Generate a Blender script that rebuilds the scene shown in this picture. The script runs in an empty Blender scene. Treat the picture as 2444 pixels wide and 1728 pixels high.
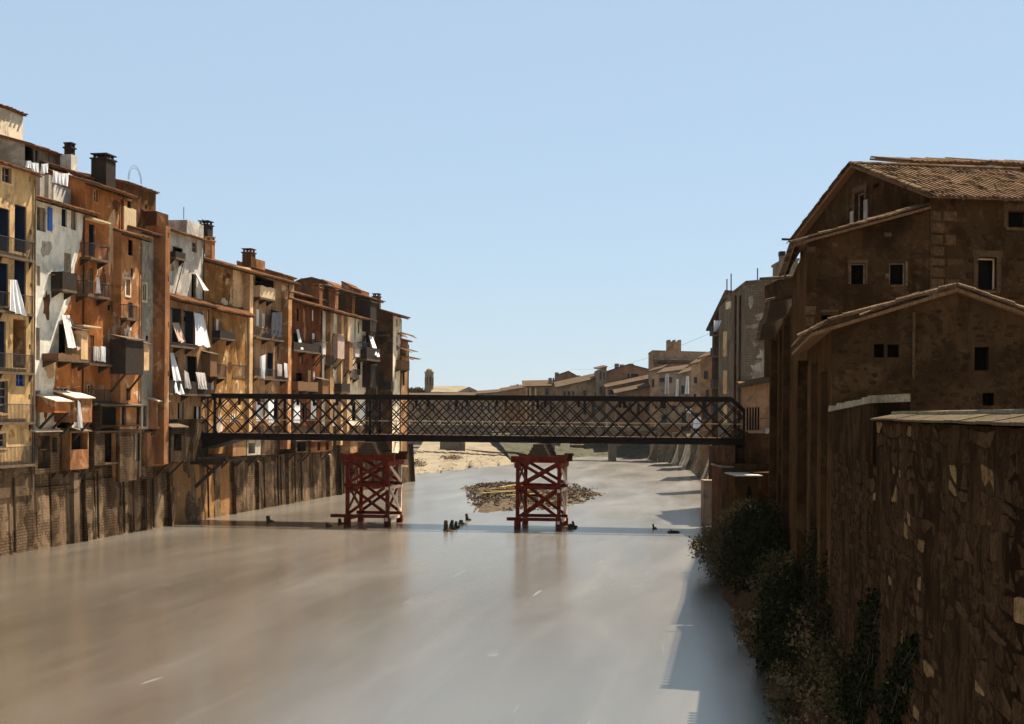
import bpy, math, random
import numpy as np
from mathutils import Vector, Matrix, Quaternion

R = random.Random(7)
sc = bpy.context.scene
COL = sc.collection

# ------------------------------------------------------------------ camera
F_PX, CX, CY, W_PX, H_PX, ROLL, CAMZ = 3230.0, 1222.0, 985.0, 2444.0, 1728.0, 0.0082, 8.4
cam = bpy.data.cameras.new('camera')
camo = bpy.data.objects.new('camera', cam)
COL.objects.link(camo)
cam.sensor_width = 36.0
cam.lens = 36.0 * F_PX / W_PX
cam.shift_y = (CY - H_PX / 2) / W_PX
cam.clip_start, cam.clip_end = 0.5, 6000
right = Vector((1, 0, ROLL)).normalized()
up = Vector((-ROLL, 0, 1)).normalized()
fwd = Vector((0, 1, 0))
m = Matrix.Identity(4)
for i in range(3):
    m[i][0], m[i][1], m[i][2] = right[i], up[i], -fwd[i]
m.translation = (0, 0, CAMZ)
camo.matrix_world = m
sc.camera = camo

# ------------------------------------------------------------------ world, sun, exposure
SUN_AZ, SUN_EL = math.radians(37), math.radians(59)
world = bpy.data.worlds.new('World')
sc.world = world
world.use_nodes = True
wn = world.node_tree
sky = wn.nodes.new('ShaderNodeTexSky')
sky.sky_type = 'NISHITA'
sky.sun_disc = False
sky.sun_elevation, sky.sun_rotation = SUN_EL, SUN_AZ
sky.air_density, sky.dust_density, sky.ozone_density, sky.altitude = 1.0, 0.3, 2.0, 50
bg = wn.nodes['Background']
# thin even veil over the clear sky: one constant added in every direction
veil = wn.nodes.new('ShaderNodeMix')
veil.data_type, veil.blend_type = 'RGBA', 'MIX'
veil.inputs[0].default_value = 0.81
wn.links.new(sky.outputs[0], veil.inputs[6])
veil.inputs[7].default_value = (2.50, 3.25, 4.02, 1)
wn.links.new(veil.outputs[2], bg.inputs[0])
bg.inputs[1].default_value = 0.058
sun = bpy.data.lights.new('sun', 'SUN')
sun.energy, sun.angle, sun.color = 5.0, math.radians(0.5), (1.0, 0.93, 0.82)
suno = bpy.data.objects.new('sun', sun)
COL.objects.link(suno)
sv = Vector((math.sin(SUN_AZ) * math.cos(SUN_EL), math.cos(SUN_AZ) * math.cos(SUN_EL), math.sin(SUN_EL)))
suno.rotation_mode = 'QUATERNION'
suno.rotation_quaternion = sv.to_track_quat('Z', 'Y')
suno.location = (40, 40, 60)
vs = sc.view_settings
vs.view_transform, vs.look, vs.gamma, vs.exposure = 'Standard', 'None', 1.0, 1.685
vs.use_curve_mapping = False
sc.cycles.max_bounces = 5
sc.cycles.diffuse_bounces = 3
sc.cycles.glossy_bounces = 3
sc.cycles.use_denoising = True

# ------------------------------------------------------------------ materials
class NT:
    def __init__(self, name):
        self.m = bpy.data.materials.new(name)
        self.m.use_nodes = True
        self.t = self.m.node_tree
        self.b = self.t.nodes['Principled BSDF']
        self.out = self.t.nodes['Material Output']
        self.b.inputs['Specular IOR Level'].default_value = 0.0   # rough masonry: no sheen at grazing angles
    def n(self, t, **k):
        x = self.t.nodes.new(t)
        for a, v in k.items():
            setattr(x, a, v)
        return x
    def l(self, a, b):
        self.t.links.new(a, b)
    def pos(self, scale=(1, 1, 1), obj=False):
        g = self.n('ShaderNodeTexCoord').outputs['Object'] if obj else self.n('ShaderNodeNewGeometry').outputs['Position']
        mp = self.n('ShaderNodeMapping')
        mp.inputs['Scale'].default_value = scale
        self.l(g, mp.inputs['Vector'])
        return mp.outputs[0]
    def noise(self, vec, scale, detail=5, rough=.55, dist=0):
        x = self.n('ShaderNodeTexNoise')
        x.inputs['Scale'].default_value = scale
        x.inputs['Detail'].default_value = detail
        x.inputs['Roughness'].default_value = rough
        x.inputs['Distortion'].default_value = dist
        self.l(vec, x.inputs['Vector'])
        return x.outputs['Fac']
    def ramp(self, fac, a, b, va=0, vb=1):
        x = self.n('ShaderNodeMapRange')
        x.inputs[1].default_value, x.inputs[2].default_value = a, b
        x.inputs[3].default_value, x.inputs[4].default_value = va, vb
        self.l(fac, x.inputs[0])
        return x.outputs[0]
    def mix(self, fac, a, b, mode='MIX'):
        x = self.n('ShaderNodeMix', data_type='RGBA', blend_type=mode)
        for s, v in ((0, fac), (6, a), (7, b)):
            if isinstance(v, (int, float)):
                x.inputs[s].default_value = v
            elif isinstance(v, tuple):
                x.inputs[s].default_value = (*v, 1)
            else:
                self.l(v, x.inputs[s])
        return x.outputs[2]
    def bump(self, h, strength, dist=.05):
        x = self.n('ShaderNodeBump')
        x.inputs['Strength'].default_value = strength
        x.inputs['Distance'].default_value = dist
        self.l(h, x.inputs['Height'])
        self.l(x.outputs[0], self.b.inputs['Normal'])
    def done(self, col, rough=.9):
        if isinstance(col, tuple):
            self.b.inputs['Base Color'].default_value = (*col, 1)
        else:
            self.l(col, self.b.inputs['Base Color'])
        self.b.inputs['Roughness'].default_value = rough
        return self.m

def dk(c, f):
    return tuple(x * f for x in c)

def plaster(name, c1, c2, patch=None, thr=.56, streak=.5, sc_=1.0, bump=.5, off=0, tide=False):
    k = NT(name)
    p = k.pos()
    n1 = k.noise(p, .45 * sc_, 6, .62, .3 + off)
    col = k.mix(k.ramp(n1, .36, .64), c1, c2)
    if patch:
        n2 = k.noise(p, .75 * sc_, 9, .66, .5 + off)
        col = k.mix(k.ramp(n2, thr, thr + .03), col, patch)
    st = k.noise(k.pos((1.0, 1.0, .34)), 1.0, 8, .72, .5)
    col = k.mix(k.ramp(st, .47, .62, 0, min(1, streak * 1.2)), col, dk(c2, .26))
    n4 = k.noise(p, .28 * sc_, 8, .68, .7 + off)
    st2 = k.noise(k.pos((2.4, 2.4, .45)), 1.0, 7, .75, .6)
    mk = k.n('ShaderNodeMath', operation='MULTIPLY')
    k.l(k.ramp(st2, .50, .66, 0, streak), mk.inputs[0]); k.l(k.ramp(n4, .40, .60), mk.inputs[1])
    col = k.mix(mk.outputs[0], col, dk(c2, .35))
    col = k.mix(k.ramp(n4, .52, .57, 0, .6), col, dk(c2, .5))
    n5 = k.noise(k.pos((.42, .42, .26)), 1.0, 9, .7, .9 + off)
    col = k.mix(k.ramp(n5, .56, .62, 0, min(.85, streak * 1.3)), col, dk(c2, .25))
    n3 = k.noise(p, 2.6, 8, .7)
    col = k.mix(k.ramp(n3, .5, .75, 0, .6), col, dk(c1, .4))
    g = k.noise(p, 16, 4, .6)
    col = k.mix(k.ramp(g, .3, .7, .35, 0), col, dk(c2, .45))
    if tide:
        sp = k.n('ShaderNodeSeparateXYZ'); k.l(p, sp.inputs[0])
        hz = k.n('ShaderNodeMath', operation='MULTIPLY_ADD'); k.l(n1, hz.inputs[0]); hz.inputs[1].default_value = -2.6; k.l(sp.outputs[2], hz.inputs[2])
        col = k.mix(k.ramp(hz.outputs[0], -1.1, -.5, .85, 0), col, (.028, .022, .013))
    k.bump(k.mix(.5, n3, g), bump, .06)
    return k.done(col)

def masonry(name, c1, c2, mortar, ux, uy, bw=.32, bh=.09, msize=.018, plast=None, pthr=.55, streak=.5):
    """coursed brick / rubble relief on a far wall; (ux,uy) is the wall direction"""
    k = NT(name)
    g = k.n('ShaderNodeNewGeometry').outputs['Position']
    dp = k.n('ShaderNodeVectorMath', operation='DOT_PRODUCT')
    dp.inputs[1].default_value = (ux, uy, 0)
    k.l(g, dp.inputs[0])
    sp = k.n('ShaderNodeSeparateXYZ'); k.l(g, sp.inputs[0])
    cb = k.n('ShaderNodeCombineXYZ'); k.l(dp.outputs['Value'], cb.inputs[0]); k.l(sp.outputs[2], cb.inputs[1])
    p = k.pos()
    ds = k.n('ShaderNodeTexNoise'); ds.inputs['Scale'].default_value = 1.5; k.l(p, ds.inputs['Vector'])
    ad = k.n('ShaderNodeVectorMath', operation='MULTIPLY_ADD')
    k.l(ds.outputs['Color'], ad.inputs[0]); ad.inputs[1].default_value = (.12, .07, 0); k.l(cb.outputs[0], ad.inputs[2])
    br = k.n('ShaderNodeTexBrick')
    br.inputs['Scale'].default_value = 1
    br.inputs['Brick Width'].default_value, br.inputs['Row Height'].default_value = bw, bh
    br.inputs['Mortar Size'].default_value = msize
    br.inputs['Color1'].default_value, br.inputs['Color2'].default_value, br.inputs['Mortar'].default_value = (*c1, 1), (*c2, 1), (*mortar, 1)
    k.l(ad.outputs[0], br.inputs['Vector'])
    n1 = k.noise(p, .6, 7, .65, .4)
    col = k.mix(k.ramp(n1, .4, .7, 0, .55), br.outputs['Color'], dk(c2, .5))
    if plast:
        n2 = k.noise(p, .5, 8, .62, .6)
        col = k.mix(k.ramp(n2, pthr, pthr + .04), col, plast)
    st = k.noise(k.pos((.9, .9, .28)), 1.0, 8, .7, .4)
    col = k.mix(k.ramp(st, .46, .62, 0, streak), col, dk(c1, .25))
    g2 = k.noise(p, 9, 6, .7)
    col = k.mix(k.ramp(g2, .4, .7, 0, .4), col, dk(c1, .4))
    k.bump(k.mix(.6, br.outputs['Fac'], g2), .8, -.05)
    return k.done(col)

def simple(name, c, rough=.8, var=.35, scale=5, spec=.03, stretch=(1, 1, 1)):
    k = NT(name)
    n1 = k.noise(k.pos(stretch), scale, 6, .65)
    k.b.inputs['Specular IOR Level'].default_value = spec
    col = k.mix(k.ramp(n1, .3, .7), dk(c, 1 - var), dk(c, 1 + var * .6))
    k.bump(n1, .3, .02)
    return k.done(col, rough)

def pieces_mat(name, c1, c2, scale=5, rough=.85, stain=.65):
    """colour differs from object to object"""
    k = NT(name)
    ad = k.n('ShaderNodeMath', operation='ADD')
    k.l(k.n('ShaderNodeObjectInfo').outputs['Random'], ad.inputs[0]); k.l(k.n('ShaderNodeNewGeometry').outputs['Random Per Island'], ad.inputs[1])
    fr_ = k.n('ShaderNodeMath', operation='FRACT'); k.l(ad.outputs[0], fr_.inputs[0])
    oi = fr_.outputs[0]
    n0 = k.noise(k.pos(), .9, 6, .6)
    col = k.mix(oi, c1, c2)
    col = k.mix(k.ramp(n0, .42, .66, 0, stain), col, dk(c1, .35))
    n1 = k.noise(k.pos(), scale, 6, .7)
    col = k.mix(k.ramp(n1, .35, .62, .75, 0), col, dk(c1, .45))
    n2 = k.noise(k.pos(), scale * 4, 5, .7)
    col = k.mix(k.ramp(n2, .45, .7, 0, .5), col, dk(c2, 1.35))
    k.bump(k.mix(.5, n1, n2), .9, .035)
    return k.done(col, rough)

def tile_mat(name, c1, c2, c3):
    k = NT(name)
    p = k.pos()
    n0 = k.noise(p, 3.2, 3, .5)
    n1 = k.noise(p, .5, 6, .6)
    col = k.mix(k.ramp(n0, .38, .62), c1, c2)
    col = k.mix(k.ramp(n1, .5, .62, 0, .75), col, c3)
    n2 = k.noise(p, 14, 5, .7)
    col = k.mix(k.ramp(n2, .4, .75, 0, .55), col, dk(c1, .35))
    k.bump(n2, .5, .02)
    return k.done(col)

M = {}
M['yellow'] = plaster('yellow_plaster', (.58, .375, .17), (.45, .28, .125), (.30, .19, .10), .58, .5)
M['white'] = plaster('white_plaster', (0.848, 0.755, 0.595), (0.7, 0.632, 0.512), (0.445, 0.367, 0.27), .62, .28)
M['orange'] = plaster('orange_plaster', (.45, .170, .054), (.33, .115, .036), (.52, .33, .18), .58, .42)
M['orange2'] = plaster('pale_orange_plaster', (.50, .235, .10), (.39, .16, .06), (.62, .44, .28), .55, .42, off=.2)
M['grey'] = plaster('grey_plaster', (0.451, 0.383, 0.292), (0.36, 0.309, 0.234), (0.27, 0.183, 0.11), .60, .45)
M['bluegrey'] = plaster('blue_grey_plaster', (0.594, 0.52, 0.423), (0.488, 0.43, 0.35), (0.382, 0.29, 0.202), .6, .4)
M['brown'] = plaster('brown_plaster', (0.158, 0.0698, 0.029), (0.113, 0.0502, 0.0223), (0.221, 0.112, 0.0491), .6, .5)
M['shaft'] = plaster('rosy_plaster', (0.363, 0.173, 0.0806), (0.268, 0.115, 0.049), (0.475, 0.302, 0.173), .58, .5)
M['cream'] = plaster('cream_plaster', (0.661, 0.429, 0.227), (0.535, 0.324, 0.156), (0.35, 0.178, 0.0778), .6, .35)
M['ocher'] = plaster('ocher_plaster', (.36, .18, .062), (.26, .125, .042), (.52, .36, .19), .56, .6)
M['darkred'] = plaster('dark_red_plaster', (0.197, 0.0693, 0.0252), (0.136, 0.0473, 0.0202), (0.257, 0.12, 0.0554), .6, .5)
M['ivory'] = plaster('ivory_plaster', (.84, .70, .50), (.70, .55, .37), (.38, .25, .14), .60, .34, 1.4)
M['tan'] = plaster('tan_plaster', (0.405, 0.23, 0.114), (0.308, 0.169, 0.0806), (0.486, 0.324, 0.184), .6, .5)
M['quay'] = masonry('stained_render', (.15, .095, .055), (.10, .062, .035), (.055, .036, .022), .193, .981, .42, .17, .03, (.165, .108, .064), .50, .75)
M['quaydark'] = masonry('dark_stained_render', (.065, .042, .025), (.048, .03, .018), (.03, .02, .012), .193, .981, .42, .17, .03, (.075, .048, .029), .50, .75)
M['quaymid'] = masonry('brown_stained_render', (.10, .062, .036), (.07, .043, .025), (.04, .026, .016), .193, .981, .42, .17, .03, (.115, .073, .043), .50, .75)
M['brick'] = masonry('old_brick', (0.386, 0.207, 0.0857), (0.303, 0.146, 0.0612), (0.184, 0.0999, 0.049), .193, .981, .30, .085)
M['wood'] = simple('weathered_wood', (0.162, 0.0844, 0.0405), .85, .5, 6, stretch=(3, 3, .6))
M['darkwood'] = simple('dark_wood', (0.055, 0.034, 0.021), .8, .5, 6)
M['palewood'] = simple('pale_plank_wood', (.52, .37, .21), .85, .4, 5, stretch=(4, 4, .5))
M['bluewood'] = simple('blue_painted_wood', (.05, .12, .42), .7, .3, 6)
M['shutter'] = simple('grey_brown_shutter', (0.233, 0.167, 0.112), .8, .4, 6)
M['darkbay'] = simple('tarred_boards', (0.035, 0.0255, 0.0196), .8, .5, 4, stretch=(3, 3, .5))
M['glass'] = simple('dark_window_glass', (.007, .007, .008), .25, .3, 3, .4)
M['deep'] = simple('shade_black_interior', (.006, .005, .004), .95, .3, 2, .05)  # near-black colour stands in for the shade inside openings
M['bluedeep'] = simple('shaded_blue_interior', (.02, .03, .06), .9, .4, 2)  # blue paint, darkened to stand in for the shade inside
M['iron'] = simple('black_iron', (.02, .018, .017), .6, .3, 8, .4)
M['slab'] = simple('balcony_stone', (0.111, 0.0755, 0.0476), .9, .4, 4)
M['tile'] = tile_mat('left_roof_tile', (0.158, 0.07, 0.0323), (0.119, 0.0514, 0.025), (0.0748, 0.0441, 0.025))
M['cloth'] = simple('white_cloth', (0.64, 0.616, 0.577), .9, .10, 2)
M['browncloth'] = simple('brown_cloth', (.36, .25, .19), .9, .25, 2)
M['greycloth'] = simple('grey_cloth', (.45, .38, .33), .9, .25, 2)
M['darkcloth'] = simple('dark_cloth', (.035, .035, .04), .9, .3, 2)
M['bridge'] = simple('black_bridge_iron', (0.0119, 0.00765, 0.00624), .8, .45, 3, .12)
M['bridgered'] = simple('reddish_bridge_iron', (0.0324, 0.0099, 0.00702), .8, .45, 3, .12)
M['red'] = simple('red_oxide_timber', (.105, .0145, .0065), .8, .55, 3)
M['redlit'] = simple('sunlit_red_timber', (.55, .40, .30), .8, .3, 4)  # sunlight on the trestles' right sides put into a paler colour
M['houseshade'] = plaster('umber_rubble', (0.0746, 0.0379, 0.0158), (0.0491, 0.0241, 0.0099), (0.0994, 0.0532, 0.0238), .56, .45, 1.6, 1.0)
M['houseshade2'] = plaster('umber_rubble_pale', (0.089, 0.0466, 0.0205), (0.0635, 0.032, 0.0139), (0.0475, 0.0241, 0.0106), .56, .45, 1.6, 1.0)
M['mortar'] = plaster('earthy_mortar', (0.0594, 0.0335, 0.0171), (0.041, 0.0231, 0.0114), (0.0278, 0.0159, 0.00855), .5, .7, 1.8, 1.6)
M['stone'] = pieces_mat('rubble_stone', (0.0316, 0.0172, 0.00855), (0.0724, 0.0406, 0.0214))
M['stonepale'] = pieces_mat('pale_stone', (0.0978, 0.0551, 0.0229), (0.212, 0.131, 0.0638), stain=.3)
M['quoin'] = pieces_mat('quoin_stone', (0.089, 0.0488, 0.0224), (0.132, 0.0759, 0.0382))
M['tile_r'] = pieces_mat('clay_roof_tile', (.066, .037, .020), (.20, .125, .072))
M['tile_far'] = tile_mat('far_roof_tile', (0.0918, 0.0612, 0.0394), (0.068, 0.0449, 0.0292), (0.0476, 0.034, 0.0238))
M['tile_rs'] = pieces_mat('clay_roof_tile_far', (.066, .037, .020), (.20, .125, .072))
M['coping'] = pieces_mat('lichened_coping_slab', (.075, .055, .034), (.115, .085, .053))  # (0.051, 0.0422, 0.0306), (0.0782, 0.066, 0.0476))
M['ridge'] = pieces_mat('sunlit_ridge_slab', (0.229, 0.184, 0.121), (0.286, 0.232, 0.152))  # paler than the coping: sunlight on the top put into the colour
M['farwall'] = plaster('far_tan_wall', (0.356, 0.228, 0.134), (0.282, 0.176, 0.101), (0.386, 0.26, 0.157), .6, .35)
M['farwall2'] = plaster('far_rust_wall', (0.308, 0.175, 0.091), (0.252, 0.14, 0.07), (0.21, 0.126, 0.07), .62, .3)
M['farwall3'] = plaster('far_grey_wall', (0.303, 0.23, 0.162), (0.241, 0.176, 0.12), (0.173, 0.109, 0.0676), .58, .45)
M['partywall'] = masonry('patched_party_wall', (.21, .155, .105), (.155, .112, .075), (.10, .075, .052), .99, -.12, .55, .2, .02, (.30, .235, .175), .57, .4)
M['patchpale'] = plaster('pale_old_render', (.46, .38, .30), (.36, .29, .22), (.22, .16, .11), .56, .4)
M['pink'] = plaster('pink_plaster', (0.378, 0.214, 0.116), (0.318, 0.176, 0.0936), (0.227, 0.126, 0.0655), .64, .35)
M['ggrey'] = plaster('greenish_grey_plaster', (0.191, 0.151, 0.101), (0.153, 0.117, 0.0792), (0.229, 0.173, 0.12), .6, .4)
M['rust'] = plaster('rusty_stone', (0.127, 0.0611, 0.0327), (0.0859, 0.0447, 0.0262), (0.167, 0.0898, 0.0523), .6, .5)
M['sand'] = plaster('river_sand', (0.212, 0.172, 0.117), (0.186, 0.147, 0.0966), (0.148, 0.116, 0.0734), .6, .1, 1.0)
M['gravel'] = plaster('wet_gravel', (0.111, 0.0796, 0.0543), (0.0721, 0.052, 0.0343), (0.0392, 0.0275, 0.02), .55, .2, 3.0)
M['pebble'] = pieces_mat('river_pebble', (0.114, 0.0898, 0.0694), (0.204, 0.171, 0.135))
M['paleplank'] = simple('yellow_plank', (.30, .215, .085), .8, .4, 5)
M['shore'] = plaster('greenish_shore', (.085, .078, .052), (.062, .056, .038), (.12, .105, .07), .58, .4, 1.5)
M['earth'] = plaster('bank_earth', (0.0746, 0.0364, 0.0178), (0.0528, 0.0273, 0.0142), (0.106, 0.0546, 0.025), .6, .3, 2.5)
M['palerock'] = simple('pale_rock', (0.295, 0.267, 0.228), .85, .25, 3)
M['bark'] = simple('bark', (.07, .05, .035), .9, .4, 8)
def leafmat(name, c1, c2):
    k = NT(name)
    n = k.noise(k.pos(), 2.2, 4, .6)
    n2 = k.noise(k.pos(), 9.0, 2, .5)
    col = k.mix(k.ramp(n, .35, .65), c1, c2)
    col = k.mix(k.ramp(n2, .4, .7, 0, .6), col, dk(c2, 1.5))
    k.b.inputs['Specular IOR Level'].default_value = .04
    return k.done(col, .9)
M['leafdark'] = leafmat('dark_ivy_leaf', (0.0085, 0.009, 0.0033), (0.0161, 0.0158, 0.00495))
M['leaf'] = leafmat('olive_leaf', (.034, .028, .010), (.055, .04, .016))
M['leafdry'] = leafmat('dry_grass', (.085, .055, .025), (.13, .085, .04))

# ------------------------------------------------------------------ mesh helpers
class MB:
    def __init__(self):
        self.v, self.f = [], []
    def face(self, *pts):
        i = len(self.v)
        self.v += [tuple(p) for p in pts]
        self.f.append(tuple(range(i, i + len(pts))))
    def hexa(self, p):
        """8 points: bottom 0-3, top 4-7"""
        i = len(self.v)
        self.v += [tuple(q) for q in p]
        for f in ((0, 3, 2, 1), (4, 5, 6, 7), (0, 1, 5, 4), (1, 2, 6, 5), (2, 3, 7, 6), (3, 0, 4, 7)):
            self.f.append(tuple(i + a for a in f))
    def fbox(self, fr, s0, s1, d0, d1, z0, z1):
        W = fr.W
        self.hexa([W(s0, d0, z0), W(s1, d0, z0), W(s1, d1, z0), W(s0, d1, z0), W(s0, d0, z1), W(s1, d0, z1), W(s1, d1, z1), W(s0, d1, z1)])
    def box(self, x0, x1, y0, y1, z0, z1):
        self.hexa([(x0, y0, z0), (x1, y0, z0), (x1, y1, z0), (x0, y1, z0), (x0, y0, z1), (x1, y0, z1), (x1, y1, z1), (x0, y1, z1)])
    def beam(self, p, q, w, h, upv=(0, 0, 1)):
        p, q = Vector(p), Vector(q)
        a = (q - p).normalized()
        u = Vector(upv)
        s = a.cross(u)
        if s.length < 1e-4:
            s = a.cross(Vector((0, 1, 0)))
        s.normalize()
        t = s.cross(a).normalized()
        o = []
        for e in (p, q):
            for cs, ct in ((-1, -1), (1, -1), (1, 1), (-1, 1)):
                o.append(e + s * cs * w / 2 + t * ct * h / 2)
        i = len(self.v)
        self.v += [tuple(x) for x in o]
        for f in ((0, 1, 2, 3), (7, 6, 5, 4), (0, 4, 5, 1), (1, 5, 6, 2), (2, 6, 7, 3), (3, 7, 4, 0)):
            self.f.append(tuple(i + b for b in f))
    def tube(self, p, q, r0, r1=None, n=6, cap=True):
        r1 = r0 if r1 is None else r1
        p, q = Vector(p), Vector(q)
        a = (q - p).normalized()
        s = a.orthogonal().normalized()
        t = a.cross(s)
        i = len(self.v)
        for e, r in ((p, r0), (q, r1)):
            for j in range(n):
                an = 2 * math.pi * j / n
                self.v.append(tuple(e + s * math.cos(an) * r + t * math.sin(an) * r))
        for j in range(n):
            k = (j + 1) % n
            self.f.append((i + j, i + k, i + n + k, i + n + j))
        if cap:
            self.f.append(tuple(i + n - 1 - j for j in range(n)))
            self.f.append(tuple(i + n + j for j in range(n)))
    def prism(self, poly, vec):
        """extrude a planar polygon by vec"""
        v = Vector(vec)
        a = [Vector(p) for p in poly]
        b = [p + v for p in a]
        n = len(a)
        i = len(self.v)
        self.v += [tuple(p) for p in a + b]
        self.f.append(tuple(range(i, i + n)))
        self.f.append(tuple(reversed(range(i + n, i + 2 * n))))
        for j in range(n):
            k = (j + 1) % n
            self.f.append((i + j, i + n + j, i + n + k, i + k))
    def blob(self, c, rx, ry, rz, rot=0, jit=.18, rnd=None, n=6):
        rnd = rnd or R
        i = len(self.v)
        rings = [(-.75, .66), (0.05, 1.0), (.7, .7)]
        cr, sr = math.cos(rot), math.sin(rot)
        def put(x, y, z):
            self.v.append((c[0] + cr * x - sr * y, c[1] + sr * x + cr * y, c[2] + z))
        for zz, rr in rings:
            for j in range(n):
                an = 2 * math.pi * j / n
                k = rr * (1 + R.uniform(-jit, jit))
                put(rx * k * math.cos(an), ry * k * math.sin(an), rz * zz * (1 + R.uniform(-jit, jit)))
        for a in range(2):
            for j in range(n):
                k = (j + 1) % n
                self.f.append((i + a * n + j, i + a * n + k, i + (a + 1) * n + k, i + (a + 1) * n + j))
        self.f.append(tuple(i + n - 1 - j for j in range(n)))
        self.f.append(tuple(i + 2 * n + j for j in range(n)))
    def rbox(self, fr, s0, s1, d0, d1, z0, z1, j=.03):
        """a stone: box in a wall frame, front face smaller, corners jittered"""
        e = min(s1 - s0, z1 - z0) * .16
        q = lambda: R.uniform(-j, j)
        W = fr.W
        b = [W(s0, d0, z0), W(s1, d0, z0), W(s1, d0, z1), W(s0, d0, z1)]
        f = [W(s0 + e + q(), d1 + q() * .5, z0 + e + q()), W(s1 - e + q(), d1 + q() * .5, z0 + e + q()), W(s1 - e + q(), d1 + q() * .5, z1 - e + q()), W(s0 + e + q(), d1 + q() * .5, z1 - e + q())]
        i = len(self.v)
        self.v += [tuple(p) for p in b + f]
        for a in range(4):
            c = (a + 1) % 4
            self.f.append((i + a, i + 4 + a, i + 4 + c, i + c))
        self.f.append((i + 4, i + 7, i + 6, i + 5))

def stone_poly(mb, fr, a, b, p, q, d0, d1, n=8, j=.16):
    """irregular rounded stone filling the cell a..b, p..q of a wall frame"""
    cs, cz, rw, rh = (a + b) / 2, (p + q) / 2, (b - a) / 2, (q - p) / 2
    i = len(mb.v)
    o = R.uniform(0, .6)
    pts = []
    for k in range(n):
        t = 2 * math.pi * (k + o) / n
        c, s = math.cos(t), math.sin(t)
        sup = (abs(c) ** 3 + abs(s) ** 3) ** (-1 / 3) * (1 + R.uniform(-j, j * .4))
        pts.append((cs + rw * c * sup, cz + rh * s * sup))
    tilt, tilt2 = R.uniform(-.02, .02), R.uniform(-.02, .02)
    for x, z in pts:
        mb.v.append(fr.W(x, d0, z))
    for x, z in pts:
        fx, fz = cs + (x - cs) * .78, cz + (z - cz) * .78
        mb.v.append(fr.W(fx, d1 + tilt * (x - cs) / rw + tilt2 * (z - cz) / rh, fz))
    for k in range(n):
        c = (k + 1) % n
        mb.f.append((i + k, i + c, i + n + c, i + n + k))
    mb.f.append(tuple(range(i + n, i + 2 * n)))

ORIG = {}
def setp(o, label=None, cat=None, group=None, kind=None):
    if label: o['label'] = label
    if cat: o['category'] = cat
    if group: o['group'] = group
    if kind: o['kind'] = kind
    return o
def thing(name, label, cat, loc, group=None):
    o = bpy.data.objects.new(name, None)
    o.empty_display_size = .3
    COL.objects.link(o)
    o.location = loc
    ORIG[o] = Vector(loc)
    return setp(o, label, cat, group)
def part(name, mb, mat, parent=None, label=None, kind=None, loc=None, smooth=False):
    org = ORIG[parent] if parent is not None else Vector(loc or (0, 0, 0))
    me = bpy.data.meshes.new(name)
    v = np.array(mb.v, dtype=float).reshape(-1, 3) - np.array(org)
    me.from_pydata(v.tolist(), [], mb.f)
    if smooth:
        me.shade_smooth()
    me.materials.append(mat if not isinstance(mat, str) else M[mat])
    o = bpy.data.objects.new(name, me)
    COL.objects.link(o)
    if parent is not None:
        o.parent = parent
    else:
        o.location = org
    ORIG[o] = org
    return setp(o, label, kind=kind)
def mesh_only(name, mb, mat):
    me = bpy.data.meshes.new(name)
    me.from_pydata([tuple(p) for p in mb.v], [], mb.f)
    me.materials.append(M[mat])
    return me
def place(name, me, parent, loc, rot=None, scale=None):
    o = bpy.data.objects.new(name, me)
    COL.objects.link(o)
    o.parent = parent
    o.location = Vector(loc) - ORIG[parent]
    if rot is not None:
        o.rotation_mode = 'QUATERNION'
        o.rotation_quaternion = rot
    if scale: o.scale = scale
    return o
def unpx(x, y):
    """pixel of the photograph -> ray slopes (X/Y, Z/Y)"""
    return (x - CX + ROLL * (y - CY)) / F_PX, -((y - CY) - ROLL * (x - CX)) / F_PX
def at(x, y, Y):
    a, b = unpx(x, y)
    return Vector((a * Y, Y, CAMZ + b * Y))
def on_water(x, y, z=0.0):
    a, b = unpx(x, y)
    return at(x, y, (z - CAMZ) / b)

class Fr:
    """vertical wall frame: s along the wall, d outwards, z up"""
    def __init__(self, ox, oy, ux, uy):
        l = math.hypot(ux, uy)
        self.o, self.u = (ox, oy), (ux / l, uy / l)
        self.n = (self.u[1], -self.u[0])
    def W(self, s, d, z):
        return (self.o[0] + self.u[0] * s + self.n[0] * d, self.o[1] + self.u[1] * s + self.n[1] * d, z)
    def px(self, x, y, d=0.0):
        a, b = unpx(x, y)
        ox, oy = self.o[0] + self.n[0] * d, self.o[1] + self.n[1] * d
        s = (a * oy - ox) / (self.u[0] - a * self.u[1])
        Y = oy + self.u[1] * s
        return s, CAMZ + b * Y
    def mat3(self):
        return Matrix(((self.u[0], self.n[0], 0), (self.u[1], self.n[1], 0), (0, 0, 1)))

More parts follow.
